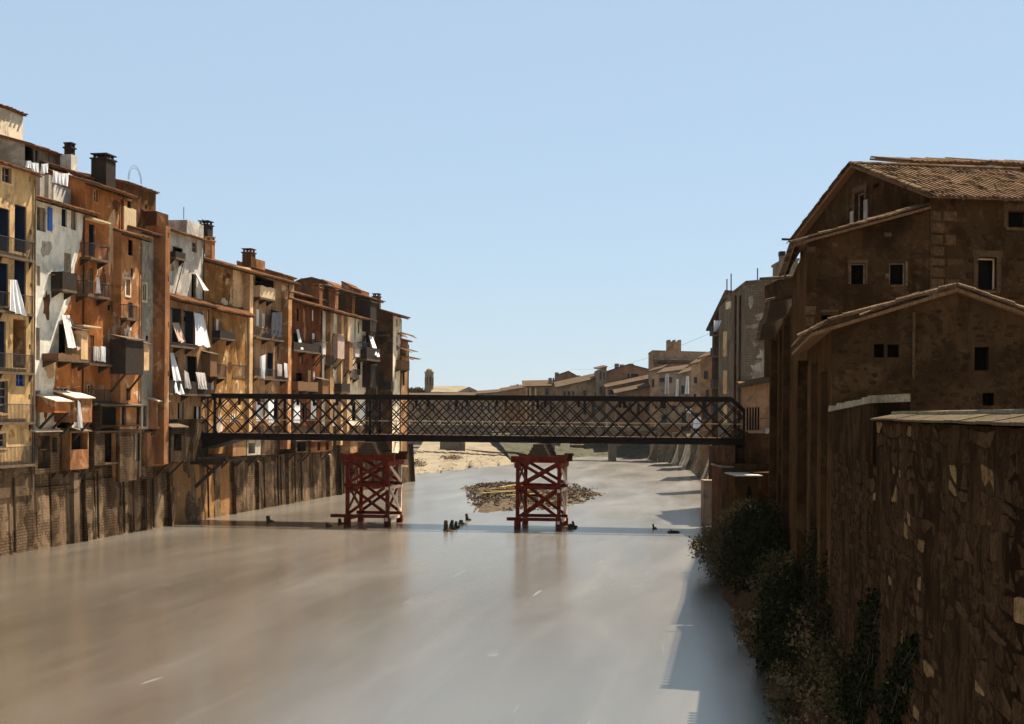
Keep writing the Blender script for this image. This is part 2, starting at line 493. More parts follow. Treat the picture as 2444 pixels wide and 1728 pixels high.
def wall(mb, fr, top, z0, d, holes=(), reveal=.22):
    """vertical wall with a polyline top and rectangular holes (s0,s1,z0,z1[,reveal])"""
    cuts = sorted(set([t[0] for t in top] + [h[0] for h in holes] + [h[1] for h in holes]))
    s_lo, s_hi = top[0][0], top[-1][0]
    cuts = [c for c in cuts if s_lo - 1e-6 <= c <= s_hi + 1e-6]
    def tz(s):
        for (a, za), (b, zb) in zip(top, top[1:]):
            if a <= s <= b + 1e-9:
                return za + (zb - za) * (s - a) / max(b - a, 1e-9)
        return top[-1][1]
    W = fr.W
    for a, b in zip(cuts, cuts[1:]):
        if b - a < 1e-5: continue
        hs = sorted([h for h in holes if h[0] <= a + 1e-6 and h[1] >= b - 1e-6], key=lambda h: h[2])
        z = z0
        for h in hs:
            if h[2] > z + 1e-4:
                mb.face(W(a, d, z), W(b, d, z), W(b, d, h[2]), W(a, d, h[2]))
            z = max(z, h[3])
        mb.face(W(a, d, z), W(b, d, z), W(b, d, tz(b)), W(a, d, tz(a)))
    for h in holes:
        a, b, p, q = h[:4]
        r = h[4] if len(h) > 4 else reveal
        for e in ((a, p, a, q), (b, q, b, p), (a, q, b, q), (b, p, a, p)):
            mb.face(W(e[0], d, e[1]), W(e[2], d, e[3]), W(e[2], d - r, e[3]), W(e[0], d - r, e[1]))

def leaves(parent_loc, centres, n, size, rnd, flat=.0):
    """n leaf quads spread through ellipsoids [(c, (rx,ry,rz))]"""
    rs = np.random.RandomState(rnd)
    wts = np.array([max(r[0] * r[1] * r[2], .01) ** .67 for _, r in centres])
    idx = rs.choice(len(centres), n, p=wts / wts.sum())
    C = np.array([c for c, _ in centres])[idx]
    RR = np.array([r for _, r in centres])[idx]
    d = rs.normal(size=(n, 3)); d /= np.linalg.norm(d, axis=1)[:, None]
    rad = rs.uniform(.25, 1.0, n) ** .6 + rs.exponential(.09, n)
    P = C + d * RR * rad[:, None]
    a = rs.normal(size=(n, 3)) + d * .0; a /= np.linalg.norm(a, axis=1)[:, None]
    b = np.cross(a, rs.normal(size=(n, 3))); b /= np.linalg.norm(b, axis=1)[:, None]
    s = size * rs.uniform(.5, 1.3, n)[:, None]
    a, b = a * s, b * s * .55
    V = np.stack([P - a, P + b, P + a, P - b], 1).reshape(-1, 3)
    mb = MB()
    mb.v = V.tolist()
    mb.f = [(4 * i, 4 * i + 1, 4 * i + 2, 4 * i + 3) for i in range(n)]
    return mb
# ------------------------------------------------------------------ left bank: house builder
FL = Fr(-29.2, 77.3, .193, .981)
PATCH = {'white': ['grey', 'cream', 'tan', 'ivory', 'brown'], 'ivory': ['tan', 'white', 'cream', 'brown', 'grey'], 'orange': ['tan', 'cream', 'orange2', 'brown', 'darkred'], 'orange2': ['cream', 'orange', 'tan', 'ivory'],
         'yellow': ['cream', 'tan', 'ocher'], 'grey': ['tan', 'white', 'quaymid'], 'bluegrey': ['grey', 'tan', 'white'], 'ocher': ['cream', 'tan', 'brown', 'ivory'], 'darkred': ['brown', 'orange', 'tan'], 'tan': ['cream', 'brown', 'ivory', 'orange2'], 'brown': ['shaft', 'darkred', 'tan'], 'shaft': ['cream', 'orange2', 'brown']}
LEFT = 'riverside houses crowded along the left bank'

def roof_slab(root, fr, s0, s1, d_out, d_in, z_out, pitch, mat='tile', th=.09, tiles=True, name='roof'):
    W = fr.W
    zi = z_out + (d_out - d_in) * pitch
    mb = MB()
    ns = max(1, int((s1 - s0) / .9))
    js = [R.uniform(-.035, .035) if 0 < i_ < ns else R.uniform(-.02, .03) for i_ in range(ns + 1)]
    jd = [R.uniform(-.06, .06) for i_ in range(ns + 1)]
    def sag(s_):
        f_ = min(max((s_ - s0) / (s1 - s0), 0), .9999) * ns
        i_ = int(f_)
        return js[i_] + (js[i_ + 1] - js[i_]) * (f_ - i_)
    for i_ in range(ns):
        a_, b_ = s0 + (s1 - s0) * i_ / ns, s0 + (s1 - s0) * (i_ + 1) / ns
        za, zb_ = js[i_], js[i_ + 1]
        mb.hexa([W(a_, d_out + jd[i_], z_out - th + za), W(b_, d_out + jd[i_ + 1], z_out - th + zb_), W(b_, d_in, zi - th + zb_ * .5), W(a_, d_in, zi - th + za * .5),
                 W(a_, d_out + jd[i_], z_out + za), W(b_, d_out + jd[i_ + 1], z_out + zb_), W(b_, d_in, zi + zb_ * .5), W(a_, d_in, zi + za * .5)])
    rf = part(name, mb, 'wood', root)
    if tiles:
        tb = MB()
        n = max(2, int((s1 - s0) / .24))
        st = (s1 - s0) / n
        for i in range(n):
            c = s0 + st * (i + .5)
            ex = R.uniform(-.03, .16)
            za = R.uniform(-.015, .035) + sag(c)
            k = len(tb.v)
            for d in (d_out + .1 + ex, d_in):
                zz = z_out + (d_out - d) * pitch + .012 + za
                for an in range(6):
                    t = math.pi * an / 5
                    tb.v.append(W(c - math.cos(t) * st * .46, d, zz + math.sin(t) * .085))
            for an in range(5):
                tb.f.append((k + an, k + an + 1, k + 7 + an, k + 6 + an))
            tb.f.append(tuple(k + a for a in range(6)))
        part('roof_tiles', tb, mat, rf, kind='stuff', smooth=False)
    return rf

def chimney(parent, fr, s, d, z0, w, dp, h, mat='brown', cap=True):
    mb = MB()
    mb.fbox(fr, s - w / 2, s + w / 2, d - dp / 2, d + dp / 2, z0, z0 + h)
    c = part('chimney', mb, mat, parent)
    if cap:
        mb2 = MB()
        mb2.fbox(fr, s - w / 2 - .08, s + w / 2 + .08, d - dp / 2 - .08, d + dp / 2 + .08, z0 + h, z0 + h + .1)
        for a, b in ((-1, -1), (-1, 1), (1, -1), (1, 1)):
            mb2.fbox(fr, s + a * w * .36 - .07, s + a * w * .36 + .07, d + b * dp * .36 - .07, d + b * dp * .36 + .07, z0 + h + .1, z0 + h + .32)
        mb2.fbox(fr, s - w / 2 - .05, s + w / 2 + .05, d - dp / 2 - .05, d + dp / 2 + .05, z0 + h + .32, z0 + h + .4)
        mb.v, mb.f = mb2.v, mb2.f
        # the cap belongs to the chimney mesh
        me = c.data
        vs_ = [tuple(v.co) for v in me.vertices]
        fs_ = [tuple(p.vertices) for p in me.polygons]
        k = len(vs_)
        vs_ += [tuple(np.array(v) - np.array(ORIG[parent])) for v in mb2.v]
        fs_ += [tuple(k + i for i in f) for f in mb2.f]
        m0 = me.materials[0]
        me.clear_geometry(); me.from_pydata(vs_, [], fs_)
        if not me.materials: me.materials.append(m0)
    return c

def window(root, fr, a, b, p, q, d, kind='w', frame='palewood', pane='glass', surround=None):
    """fills the opening (a..b, p..q) of the wall plane d"""
    W = fr.W
    if kind == 'w':
        mb = MB(); mb.fbox(fr, a, b, d - .19, d - .17, p, q)
        w = part('window', mb, pane, root)
        f = MB(); t = .055
        f.fbox(fr, a, a + t, d - .17, d - .11, p, q); f.fbox(fr, b - t, b, d - .17, d - .11, p, q)
        f.fbox(fr, a + t, b - t, d - .17, d - .11, q - t, q); f.fbox(fr, a + t, b - t, d - .17, d - .11, p, p + t)
        f.fbox(fr, (a + b) / 2 - .03, (a + b) / 2 + .03, d - .17, d - .12, p + t, q - t)
        nb = max(1, int((q - p) / .6))
        for i in range(1, nb + 1):
            z = p + (q - p) * i / (nb + 1)
            f.fbox(fr, a + t, b - t, d - .165, d - .13, z - .018, z + .018)
        part('window_frame', f, frame, w)
    elif kind == 's':
        mb = MB()
        m_ = (a + b) / 2
        mb.fbox(fr, a, m_ - .01, d - .1, d - .06, p, q); mb.fbox(fr, m_ + .01, b, d - .1, d - .06, p, q)
        w = part('shutter', mb, frame, root)
        f = MB()
        n = int((q - p) / .12)
        for i in range(n):
            z = p + .06 + (q - p - .12) * i / max(n - 1, 1)
            f.fbox(fr, a + .06, m_ - .06, d - .06, d - .035, z - .025, z + .02); f.fbox(fr, m_ + .06, b - .06, d - .06, d - .035, z - .025, z + .02)
        part('louvre', f, frame, w, kind='stuff')
    elif kind in 'ol':
        mb = MB()
        r = .5 if kind == 'o' else 1.5
        e = .012
        a_, b_, p_, q_ = a + e, b - e, p + e, q - e
        mb.face(W(a_, d - r, p_), W(b_, d - r, p_), W(b_, d - r, q_), W(a_, d - r, q_))
        for (sa, za, sb, zb_) in ((a_, p_, b_, p_), (b_, p_, b_, q_), (b_, q_, a_, q_), (a_, q_, a_, p_)):
            mb.face(W(sa, d - .1, za), W(sb, d - .1, zb_), W(sb, d - r, zb_), W(sa, d - r, za))
        w = part('opening', mb, pane if pane != 'glass' else 'deep', root)  # dark lining replaces the shade of the room behind
        if kind == 'o' and R.random() < .55 and b - a < 1.4:
            f = MB(); t = .05
            f.fbox(fr, a_, a_ + t, d - .2, d - .13, p_, q_); f.fbox(fr, b_ - t, b_, d - .2, d - .13, p_, q_); f.fbox(fr, a_ + t, b_ - t, d - .2, d - .13, q_ - t, q_)
            if R.random() < .5:
                f.fbox(fr, b_ - t - (b - a) * .38, b_ - t, d - .19, d - .15, p_, q_ - t)
            part('window_frame', f, frame if frame != 'palewood' else 'shutter', w)
    if surround:
        s = MB(); t = .13
        s.fbox(fr, a - t, a, d, d + .03, p - t, q + t); s.fbox(fr, b, b + t, d, d + .03, p - t, q + t)
        s.fbox(fr, a, b, d, d + .03, q, q + t); s.fbox(fr, a, b, d, d + .045, p - t, p)
        part('window_surround', s, surround, root)

def railing(fr, a, b, d0, d1, z, h, kind, root):
    mb = MB()
    if kind == 'bars':
        t = .022
        mb.fbox(fr, a, b, d1 - .05, d1, z + h - .04, z + h)
        mb.fbox(fr, a, a + .04, d0, d1 - .05, z + h - .04, z + h); mb.fbox(fr, b - .04, b, d0, d1 - .05, z + h - .04, z + h)
        n = int((b - a) / .14)
        for i in range(n + 1):
            s = a + .02 + (b - a - .04) * i / max(n, 1)
            mb.fbox(fr, s - t / 2, s + t / 2, d1 - .035, d1 - .012, z, z + h - .04)
        m = int((d1 - d0) / .14)
        for i in range(1, m + 1):
            dd = d0 + (d1 - d0) * i / (m + 1)
            for s in (a + .02, b - .02):
                mb.fbox(fr, s - t / 2, s + t / 2, dd - t / 2, dd + t / 2, z, z + h - .04)
        part('railing', mb, 'iron', root)
    else:
        mat = {'wood': 'palewood', 'dark': 'darkbay', 'brown': 'wood', 'plaster': 'tan', 'wall': 'shaft'}[kind]
        n = max(1, int((b - a) / .3))
        for i in range(n):
            s = a + (b - a) * i / n
            j = R.uniform(-.03, .05)
            mb.fbox(fr, s + .008, s + (b - a) / n - .008, d1 - .05 + R.uniform(-.008, .008), d1, z, z + h + j)
        mb.fbox(fr, a, a + .05, d0, d1 - .06, z, z + h); mb.fbox(fr, b - .05, b, d0, d1 - .06, z, z + h)
        part('parapet', mb, mat, root)

def balcony(root, fr, x0, x1, yf, depth, h=1.0, kind='bars', d=0.0, mat='slab'):
    """x0,x1 pixels at the outer edge, yf pixel of the floor at the middle"""
    do = d + depth
    xm = (x0 + x1) / 2
    a, _ = fr.px(x0, yf, do); b, _ = fr.px(x1, yf, do); _, z = fr.px(xm, yf, do)
    mb = MB()
    mb.fbox(fr, a, b, d + .002, do, z - .14, z)
    bl = part('balcony', mb, mat, root)
    railing(fr, a, b, d + .01, do - .03, z, h, kind, bl)
    for s in (a + .12, b - .12) if b - a < 3 else (a + .12, (a + b) / 2, b - .12):
        bk = MB()
        bk.prism([fr.W(s - .05, d, z - .14), fr.W(s - .05, do - .1, z - .14), fr.W(s - .05, d, z - .55)], np.array(fr.W(s + .05, d, 0)) - np.array(fr.W(s - .05, d, 0)))
        part('bracket', bk, 'darkwood', bl)
    return a, b, z

def bay(root, fr, x0, x1, y0, y1, depth, mat, d=0.0, roof='slab', win=None, struts=True):
    """a closed box hung on the facade; pixels on its outer face"""
    do = d + depth
    ym = (y0 + y1) / 2
    a, _ = fr.px(x0, ym, do); b, _ = fr.px(x1, ym, do)
    _, zt = fr.px((x0 + x1) / 2, y0, do); _, zb = fr.px((x0 + x1) / 2, y1, do)
    mb = MB()
    h = []
    if win:
        wa, wb, wp, wq = a + (b - a) * win[0], a + (b - a) * win[1], zb + (zt - zb) * win[2], zb + (zt - zb) * win[3]
        h = [(wa, wb, wp, wq)]
    wall(mb, fr, [(a, zt), (b, zt)], zb, do, h, .12)
    W = fr.W
    for s in (a, b):
        mb.face(W(s, d, zb), W(s, do, zb), W(s, do, zt), W(s, d, zt))
    mb.face(W(a, d, zb), W(b, d, zb), W(b, do, zb), W(a, do, zb))
    bb = part('bay', mb, mat, root)
    if win:
        w = MB(); w.fbox(fr, wa, wb, do - .12, do - .1, wp, wq); part('window', w, 'glass', bb)
    if roof:
        r = MB()
        e = .14
        r.hexa([W(a - e, do + e, zt), W(b + e, do + e, zt), W(b + e, d, zt + depth * .25), W(a - e, d, zt + depth * .25),
                W(a - e, do + e, zt + .07), W(b + e, do + e, zt + .07), W(b + e, d, zt + depth * .25 + .07), W(a - e, d, zt + depth * .25 + .07)])
        part('bay_roof', r, roof, bb)
    if struts:
        for s in (a + .12, b - .12):
            st = MB(); st.beam(W(s, d + .02, zb - depth * 1.1), W(s, do - .08, zb - .03), .11, .11); part('strut', st, 'darkwood', bb)
    return a, b, zb, zt

def house(label, x0, x1, eave, mat, d=0.0, D=7.0, z0=3.6, over=.8, pitch=.28, wins=(), roof=True, xy=None, name='house', group=LEFT, cat='house', side_mat=None, low=None):
    """x0,x1: pixels of the facade edges; eave=(x,y): a pixel on the outer eave line"""
    fr = FL
    ym = xy or (eave[1] + 700) / 2
    s0, _ = fr.px(x0, ym, d); s1, _ = fr.px(x1, ym, d)
    _, ze = fr.px(eave[0], eave[1], d + over)
    zt = ze + over * pitch - .02
    root = thing(name, label, cat, fr.W((s0 + s1) / 2, d, z0), group)
    holes, todo = [], []
    for w in wins:
        wx0, wy0, wx1, wy1 = w[:4]
        kind = w[4] if len(w) > 4 else 'w'
        opt = w[5] if len(w) > 5 else {}
        a, _ = fr.px(wx0, (wy0 + wy1) / 2, d); b, _ = fr.px(wx1, (wy0 + wy1) / 2, d)
        _, q = fr.px((wx0 + wx1) / 2, wy0, d); _, p = fr.px((wx0 + wx1) / 2, wy1, d)
        a, b = max(a, s0 + .06), min(b, s1 - .06)
        q = min(q, zt - .1)
        if b - a < .1: continue
        holes.append((a, b, p, q, 1.3 if kind == 'l' else .5 if kind == 'o' else .2))
        todo.append((a, b, p, q, kind, opt))
    mb = MB()
    W = fr.W
    if low:
        _, zs = fr.px((x0 + x1) / 2, low[0], d)
        ml = MB(); wall(ml, fr, [(s0, zs), (s1, zs)], z0, d, [h for h in holes if h[3] < zs])
        for s in (s0, s1):
            ml.face(W(s, d + .001, z0), W(s, d + .001, zs), W(s, d - .3, zs), W(s, d - .3, z0))
        part('lower_wall', ml, low[1], root)
        wall(mb, fr, [(s0, zt), (s1, zt)], zs, d, [(h[0], h[1], max(h[2], zs + .01), h[3], h[4]) for h in holes if h[3] >= zs])
    else:
        wall(mb, fr, [(s0, zt), (s1, zt)], z0, d, holes)
    zb = zt + D * pitch if roof else zt
    for s in (s0, s1):
        mb.face(W(s, d, z0), W(s, d, zt), W(s, d - D, zb), W(s, d - D, z0))
    mb.face(W(s0, d - D, z0), W(s0, d - D, zb), W(s1, d - D, zb), W(s1, d - D, z0))
    if not roof:
        mb.face(W(s0, d, zt), W(s1, d, zt), W(s1, d - D, zt), W(s0, d - D, zt))
    part('wall', mb, mat, root)
    # flaked-off or renewed areas of render between the openings
    for _ in range(int((s1 - s0) * (zt - z0) / 9)):
        pw, ph2 = R.uniform(.4, 1.6), R.uniform(.5, 2.4)
        sa, za = R.uniform(s0 + .05, max(s0 + .06, s1 - pw)), R.uniform((zs if low else z0) + .3, max(zt - ph2 - .3, z0 + .4))
        if sa + pw > s1 - .03 or za + ph2 > zt - .15 or any(sa < h[1] + .16 and sa + pw > h[0] - .16 and za < h[3] + .16 and za + ph2 > h[2] - .16 for h in holes): continue
        n_ = 14; pts_ = []
        for i_ in range(n_):
            t_ = 2 * math.pi * i_ / n_
            r_ = R.uniform(.55, 1.0)
            pts_.append((sa + pw / 2 + pw / 2 * r_ * math.cos(t_), za + ph2 / 2 + ph2 / 2 * r_ * math.sin(t_)))
        pm = MB(); pm.v = [W(x_, d + .014, y_) for x_, y_ in pts_] + [W(x_, d + .001, y_) for x_, y_ in pts_]
        pm.f = [tuple(range(n_))] + [(i_, (i_ + 1) % n_, n_ + (i_ + 1) % n_, n_ + i_) for i_ in range(n_)]
        part('plaster_patch', pm, R.choice(PATCH.get(mat, ['tan', 'grey', 'brown', 'cream'])), root)
    for a, b, p, q, kind, opt in todo:
        window(root, fr, a, b, p, q, d, kind, **opt)
    rf = None
    if roof:
        rf = roof_slab(root, fr, s0 - .12, s1 + .12, d + over, d - D, ze, pitch)
        if over > .5:
            ra = MB()
            n = int((s1 - s0) / .55)
            for i in range(n + 1):
                s = s0 + (s1 - s0) * i / max(n, 1)
                ra.hexa([W(s - .05, d + over - .06, ze - .2), W(s + .05, d + over - .06, ze - .2), W(s + .05, d, zt - .2), W(s - .05, d, zt - .2),
                         W(s - .05, d + over - .06, ze - .09), W(s + .05, d + over - .06, ze - .09), W(s + .05, d, zt - .085), W(s - .05, d, zt - .085)])
            part('rafters', ra, 'darkwood', rf, kind='stuff')
    root['_s'] = (s0, s1, zt, ze)
    if s1 - s0 > 2.2 and z0 < 9:
        sp_ = s1 - R.uniform(.12, .3)
        pp_ = MB(); pp_.tube(W(sp_, d + .08, z0 + .2), W(sp_, d + .08, zt - .4), .055, n=6)
        part('drain_pipe', pp_, R.choice(['shutter', 'darkwood', 'rust']), root)
        for q_ in range(R.randint(2, 5)):
            sa = R.uniform(s0 + .2, s1 - .9); za = R.uniform(z0 + 1, zt - 1.5)
            if any(sa < h_[1] + .2 and sa + .7 > h_[0] - .2 and za < h_[3] + .3 and za + .4 > h_[2] - .3 for h_ in holes): continue
            sh_ = MB()
            if R.random() < .5:
                sh_.fbox(fr, sa, sa + R.uniform(.5, .9), d + .002, d + R.uniform(.2, .45), za, za + .06); part('shelf', sh_, 'wood', root)
            else:
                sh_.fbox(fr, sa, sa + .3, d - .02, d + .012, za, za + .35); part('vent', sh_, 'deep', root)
    return root, rf

def coat(root, fr, pts, d, mat):
    """a thin skin of plaster with a ragged outline (pixels)"""
    P = [fr.px(x, y, d) for x, y in pts]
    mb = MB()
    # jitter the outline
    Q = []
    for (a, b), (c, e) in zip(P, P[1:] + P[:1]):
        for k in range(4):
            t = k / 4
            j = .06 if k else .02
            Q.append((a + (c - a) * t + R.uniform(-j, j), b + (e - b) * t + R.uniform(-j, j)))
    mb.f.append(tuple(range(len(Q))))
    mb.v = [fr.W(s, d + .025, z) for s, z in Q]
    n = len(Q)
    mb.v += [fr.W(s, d + .001, z) for s, z in Q]
    for i in range(n):
        k = (i + 1) % n
        mb.f.append((i, k, n + k, n + i))
    return part('plaster_coat', mb, mat, root)

def cloth(label, cat, fr, quad, mat, name='hanging_cloth', group=None, wave=.05, folds=3.0):
    """quad: four (x,y,d): top-left, top-right, bottom-right, bottom-left"""
    P = [Vector(fr.W(*((lambda s, z, d: (s, d, z))(*fr.px(x, y, d), d)))) for x, y, d in quad]
    nu, nv = 16, 12
    mb = MB()
    nrm = (P[1] - P[0]).cross(P[3] - P[0]).normalized()
    ph = R.uniform(0, 6)
    for side in (0, 1):
        for j in range(nv + 1):
            v = j / nv
            for i in range(nu + 1):
                u = i / nu
                p = P[0] * (1 - u) * (1 - v) + P[1] * u * (1 - v) + P[2] * u * v + P[3] * (1 - u) * v
                sag = math.sin(math.pi * v) * .22
                wv = wave * 1.5 * (.35 + v) * (math.sin(u * folds * 6.28 + ph + v * 1.5) + .5 * math.sin(u * folds * 13 + ph * 2 - v * 2))
                p = p + nrm * (wv + (.012 if side else 0)) + Vector((0, 0, -sag * (1 - abs(2 * u - 1)) - .03 * math.sin(u * 9 + ph) * v))
                mb.v.append(tuple(p))
    k = (nu + 1) * (nv + 1)
    for j in range(nv):
        for i in range(nu):
            a = j * (nu + 1) + i
            mb.f.append((a, a + 1, a + nu + 2, a + nu + 1))
            mb.f.append((k + a, k + a + nu + 1, k + a + nu + 2, k + a + 1))
    o = part(name, mb, mat, None, loc=tuple(P[0]), smooth=True)
    setp(o, label, cat, group)
    return o

# ------------------------------------------------------------------ left bank: the houses, left to right
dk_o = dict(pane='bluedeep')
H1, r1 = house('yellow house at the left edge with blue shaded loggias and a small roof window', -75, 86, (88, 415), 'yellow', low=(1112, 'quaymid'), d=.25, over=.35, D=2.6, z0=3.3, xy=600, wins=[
    (4, 398, 27, 436, 'w', dict(surround='cream', frame='shutter')),
    (-40, 492, 23, 596, 'l', dk_o), (35, 490, 63, 602, 'l', dk_o),
    (-40, 624, 20, 728, 'l', dk_o), (34, 618, 62, 735, 'l', dk_o),
    (-40, 764, 14, 876, 'l', dk_o), (31, 762, 62, 878, 'l', dict(pane='ocher')),
    (-20, 908, 18, 986, 'w', dict(frame='grey', surround='cream')), (38, 892, 60, 922, 'w', dict(frame='bluewood')),
    (-20, 1034, 14, 1068, 'w', dict(frame='grey', surround='cream')),
    (70, 420, 73, 434, 'o'), (71, 548, 76, 560, 'o'), (72, 676, 76, 686, 'o'), (69, 822, 73, 834, 'o'), (68, 942, 72, 953, 'o'), (70, 1042, 74, 1052, 'o')])
for y in (606, 740, 886, 1008, 1112):
    balcony(H1, FL, -70, 84 if y > 600 else 82, y, .3, 1.05, 'bars', .25)
cloth('brownish white sheet hung over the second loggia of the yellow house', 'cloth', FL, [(24, 668, .62), (40, 668, .62), (63, 756, .66), (22, 740, .66)], 'cloth', wave=.04)

H2, r2 = house('tall white plastered house with bright blue shutter and rust-coloured lower wall', 86, 202, (88, 470), 'white', low=(1024, 'quaymid'), over=.95, xy=560, wins=[
    (88, 494, 110, 552, 'o'), (147, 498, 160, 541, 'o', dict(pane='bluedeep')), (170, 503, 183, 549, 'o', dict(pane='bluedeep')),
    (153, 604, 170, 688, 's', dict(frame='shutter')), (87, 634, 96, 682, 's', dict(frame='shutter')), (85, 782, 96, 860, 's', dict(frame='shutter')),
    (83, 932, 96, 1020, 'w', dict(frame='grey', pane='shutter')), (140, 775, 178, 852, 'o'), (146, 925, 166, 945, 'w', dict(surround='shaft')), (136, 990, 172, 1022, 'o'), (146, 1036, 164, 1110, 'o')])
for poly in ([(203, 512), (196, 560), (188, 602), (178, 640), (176, 690), (168, 716), (150, 758), (148, 774), (203, 774)], [(179, 774), (203, 774), (203, 853), (179, 853)], [(134, 853), (203, 853), (203, 924), (129, 924)],
             [(167, 924), (203, 924), (203, 946), (167, 946)], [(128, 924), (145, 924), (145, 946), (127, 946)], [(127, 946), (203, 946), (203, 988), (123, 988)]):
    coat(H2, FL, poly, 0.0, 'orange')
coat(H2, FL, [(100, 575), (122, 578), (124, 592), (117, 608), (101, 612), (97, 600)], 0.0, 'grey')
mb = MB(); s_, z_ = FL.px(113, 495); s2_, z2_ = FL.px(122, 552); mb.fbox(FL, s_, s2_, .03, .09, z2_, z_); part('shutter', mb, 'bluewood', H2, 'bright blue shutter')
mb = MB(); s_, z_ = FL.px(100, 495); s2_, z2_ = FL.px(110, 552); mb.fbox(FL, s_, s2_, -.3, -.24, z2_, z_); part('shutter', mb, 'tan', H2)
balcony(H2, FL, 150, 184, 692, .8, 1.05, 'dark')
balcony(H2, FL, 140, 212, 858, 1.1, .3, 'brown')
bay(H2, FL, 194, 210, 790, 858, 1.1, 'cream', roof='slab', struts=False)
cloth('striped awning hanging steeply over the dark balcony below the white wall', 'awning', FL, [(148, 752, .1), (166, 752, .1), (180, 832, 1.15), (160, 828, 1.15)], 'greycloth', 'awning', wave=.03, folds=2)
cloth('dark cloth hanging beside the striped awning', 'cloth', FL, [(168, 756, .1), (176, 770, .1), (190, 834, 1.1), (182, 838, 1.1)], 'browncloth', wave=.03)
# set-back upper floors behind the first two houses
H1b, _ = house('pale turret with broken tiled top rising behind the yellow house', -60, 55, (54, 272), 'ivory', d=-5.2, D=4, z0=12, over=.12, xy=300, pitch=.1)
H1c, _ = house('penthouse with open loggia and tile roof above the yellow house', 58, 150, (150, 372), 'grey', d=-3.4, D=3, z0=14, over=.4, xy=400, wins=[(57, 350, 82, 386, 'l'), (84, 358, 92, 386, 'l'), (93, 358, 118, 382, 'w', dict(pane='bluegrey')), (120, 362, 130, 388, 'w', dict(pane='bluegrey'))])
H2b, r2b = house('low terrace room with white chimney behind the white house', 136, 212, (213, 424), 'brown', d=-2.2, D=4, z0=15, over=.25, xy=440)
chimney(r2b, FL, *(lambda s, z: (s, -2.6, z - 1.2))(*FL.px(164, 400, -2.6)), .8, .8, 2.0, 'white', False)
chimney(r2b, FL, *(lambda s, z: (s, -2.6, z - .1))(*FL.px(166, 388, -2.6)), .5, .5, 1.0, 'darkbay')
tw = thing('terrace_wall', 'grey terrace wall standing on the tiled roof of the white house', 'wall', FL.W(6, -1, 20))
mb = MB()
a_, zt_ = FL.px(128, 437, -1.0); b_, zt2_ = FL.px(203, 465, -1.0)
mb.fbox(FL, a_, b_, -1.2, -1.0, zt_ - 2.1, zt_ - .05); part('wall', mb, 'bluegrey', tw)
mb = MB(); a2_, _ = FL.px(92, 440, -1.0); mb.fbox(FL, a2_, a2_ + .5, -1.2, -.9, zt_ - 2.1, zt_ + .3); mb.fbox(FL, a_ - .75, a_ - .4, -1.2, -.9, zt_ - 2.1, zt_ + .4); part('pillar', mb, 'grey', tw)
for i, (q, lb) in enumerate(([[(64, 384, -1.6), (74, 384, -1.6), (74, 402, -1.6), (62, 398, -1.6)], 'small white cloth at the left end of the rooftop washing line'],
          [[(76, 388, -1.6), (93, 390, -1.6), (96, 428, -1.6), (78, 408, -1.6)], 'crumpled white sheet drying in the middle of the rooftop washing line'],
          [[(98, 392, -1.6), (114, 390, -1.6), (114, 412, -1.6), (98, 414, -1.6)], 'white square cloth drying below the penthouse roof'],
          [[(126, 406, -.95), (145, 414, -.95), (144, 440, -.95), (126, 435, -.95)], 'grey-white sheet drying over the terrace wall, left half'],
          [[(145, 414, -.9), (165, 414, -.9), (164, 446, -.9), (144, 440, -.9)], 'brighter white sheet drying over the terrace wall, right half'],
          [[(164, 412, -1.2), (175, 420, -1.2), (174, 431, -1.2), (166, 428, -1.2)], 'small white rag hanging under the white chimney'])):
    cloth(lb, 'laundry', FL, q, 'cloth', 'laundry_sheet', 'laundry drying on the rooftop terrace', .04, 2)

H3, r3 = house('tall burnt-orange house with peeling white streak, one attic window and three stacked balconies', 203, 292, (214, 434), 'orange', low=(1024, 'quaymid'), d=0.0, over=.8, D=6.5, xy=560, wins=[
    (222, 452, 233, 481, 'w', dict(surround='orange2')), (212, 535, 226, 612, 'o', dict(pane='bluedeep')), (213, 640, 222, 700, 's', dict(frame='wood')),
    (214, 800, 224, 866, 's', dict(frame='wood')), (206, 918, 220, 938, 'w', dict(surround='shaft')), (216, 968, 232, 1020, 'o'), (216, 1036, 228, 1105, 'o')])
balcony(H3, FL, 217, 262, 618, .8, .9, 'bars')
balcony(H3, FL, 210, 264, 706, .9, .85, 'bars')
balcony(H3, FL, 214, 268, 868, .9, .95, 'bars')
mb = MB(); a_, z_ = FL.px(216, 520, .5); b_, _ = FL.px(262, 520, .5); mb.fbox(FL, a_, b_, .002, .6, z_ - .06, z_ + .04); part('canopy', mb, 'palewood', H3)
mb = MB(); a_, z_ = FL.px(196, 776, .9); b_, _ = FL.px(238, 776, .9); mb.fbox(FL, a_, b_, .002, 1.0, z_ - .06, z_ + .03); part('canopy', mb, 'palewood', H3)
cloth('grey-white cloth draped over the lowest balcony of the orange house, left piece', 'laundry', FL, [(224, 826, .95), (238, 828, .95), (238, 862, .95), (224, 860, .95)], 'greycloth', 'laundry_sheet', wave=.03)
cloth('bright white cloth draped over the lowest balcony of the orange house', 'laundry', FL, [(241, 826, .95), (252, 828, .95), (252, 864, .95), (241, 862, .95)], 'cloth', 'laundry_sheet', wave=.03)
cloth('pale rag hanging on the middle balcony of the orange house', 'laundry', FL, [(229, 662, .95), (236, 662, .95), (240, 700, .95), (229, 700, .95)], 'greycloth', 'laundry_sheet', wave=.03)
balcony(H3, FL, 226, 268, 962, .7, .9, 'bars')
chimney(r3, FL, *(lambda s, z: (s, -1.6, z - 1.3))(*FL.px(247, 408, -1.6)), 1.35, 1.1, 2.0, 'darkbay')
pts = [(266, 505), (272, 500), (276, 520), (270, 560), (275, 590), (270, 620), (274, 660), (271, 664), (264, 610), (258, 575), (262, 545), (256, 530)]
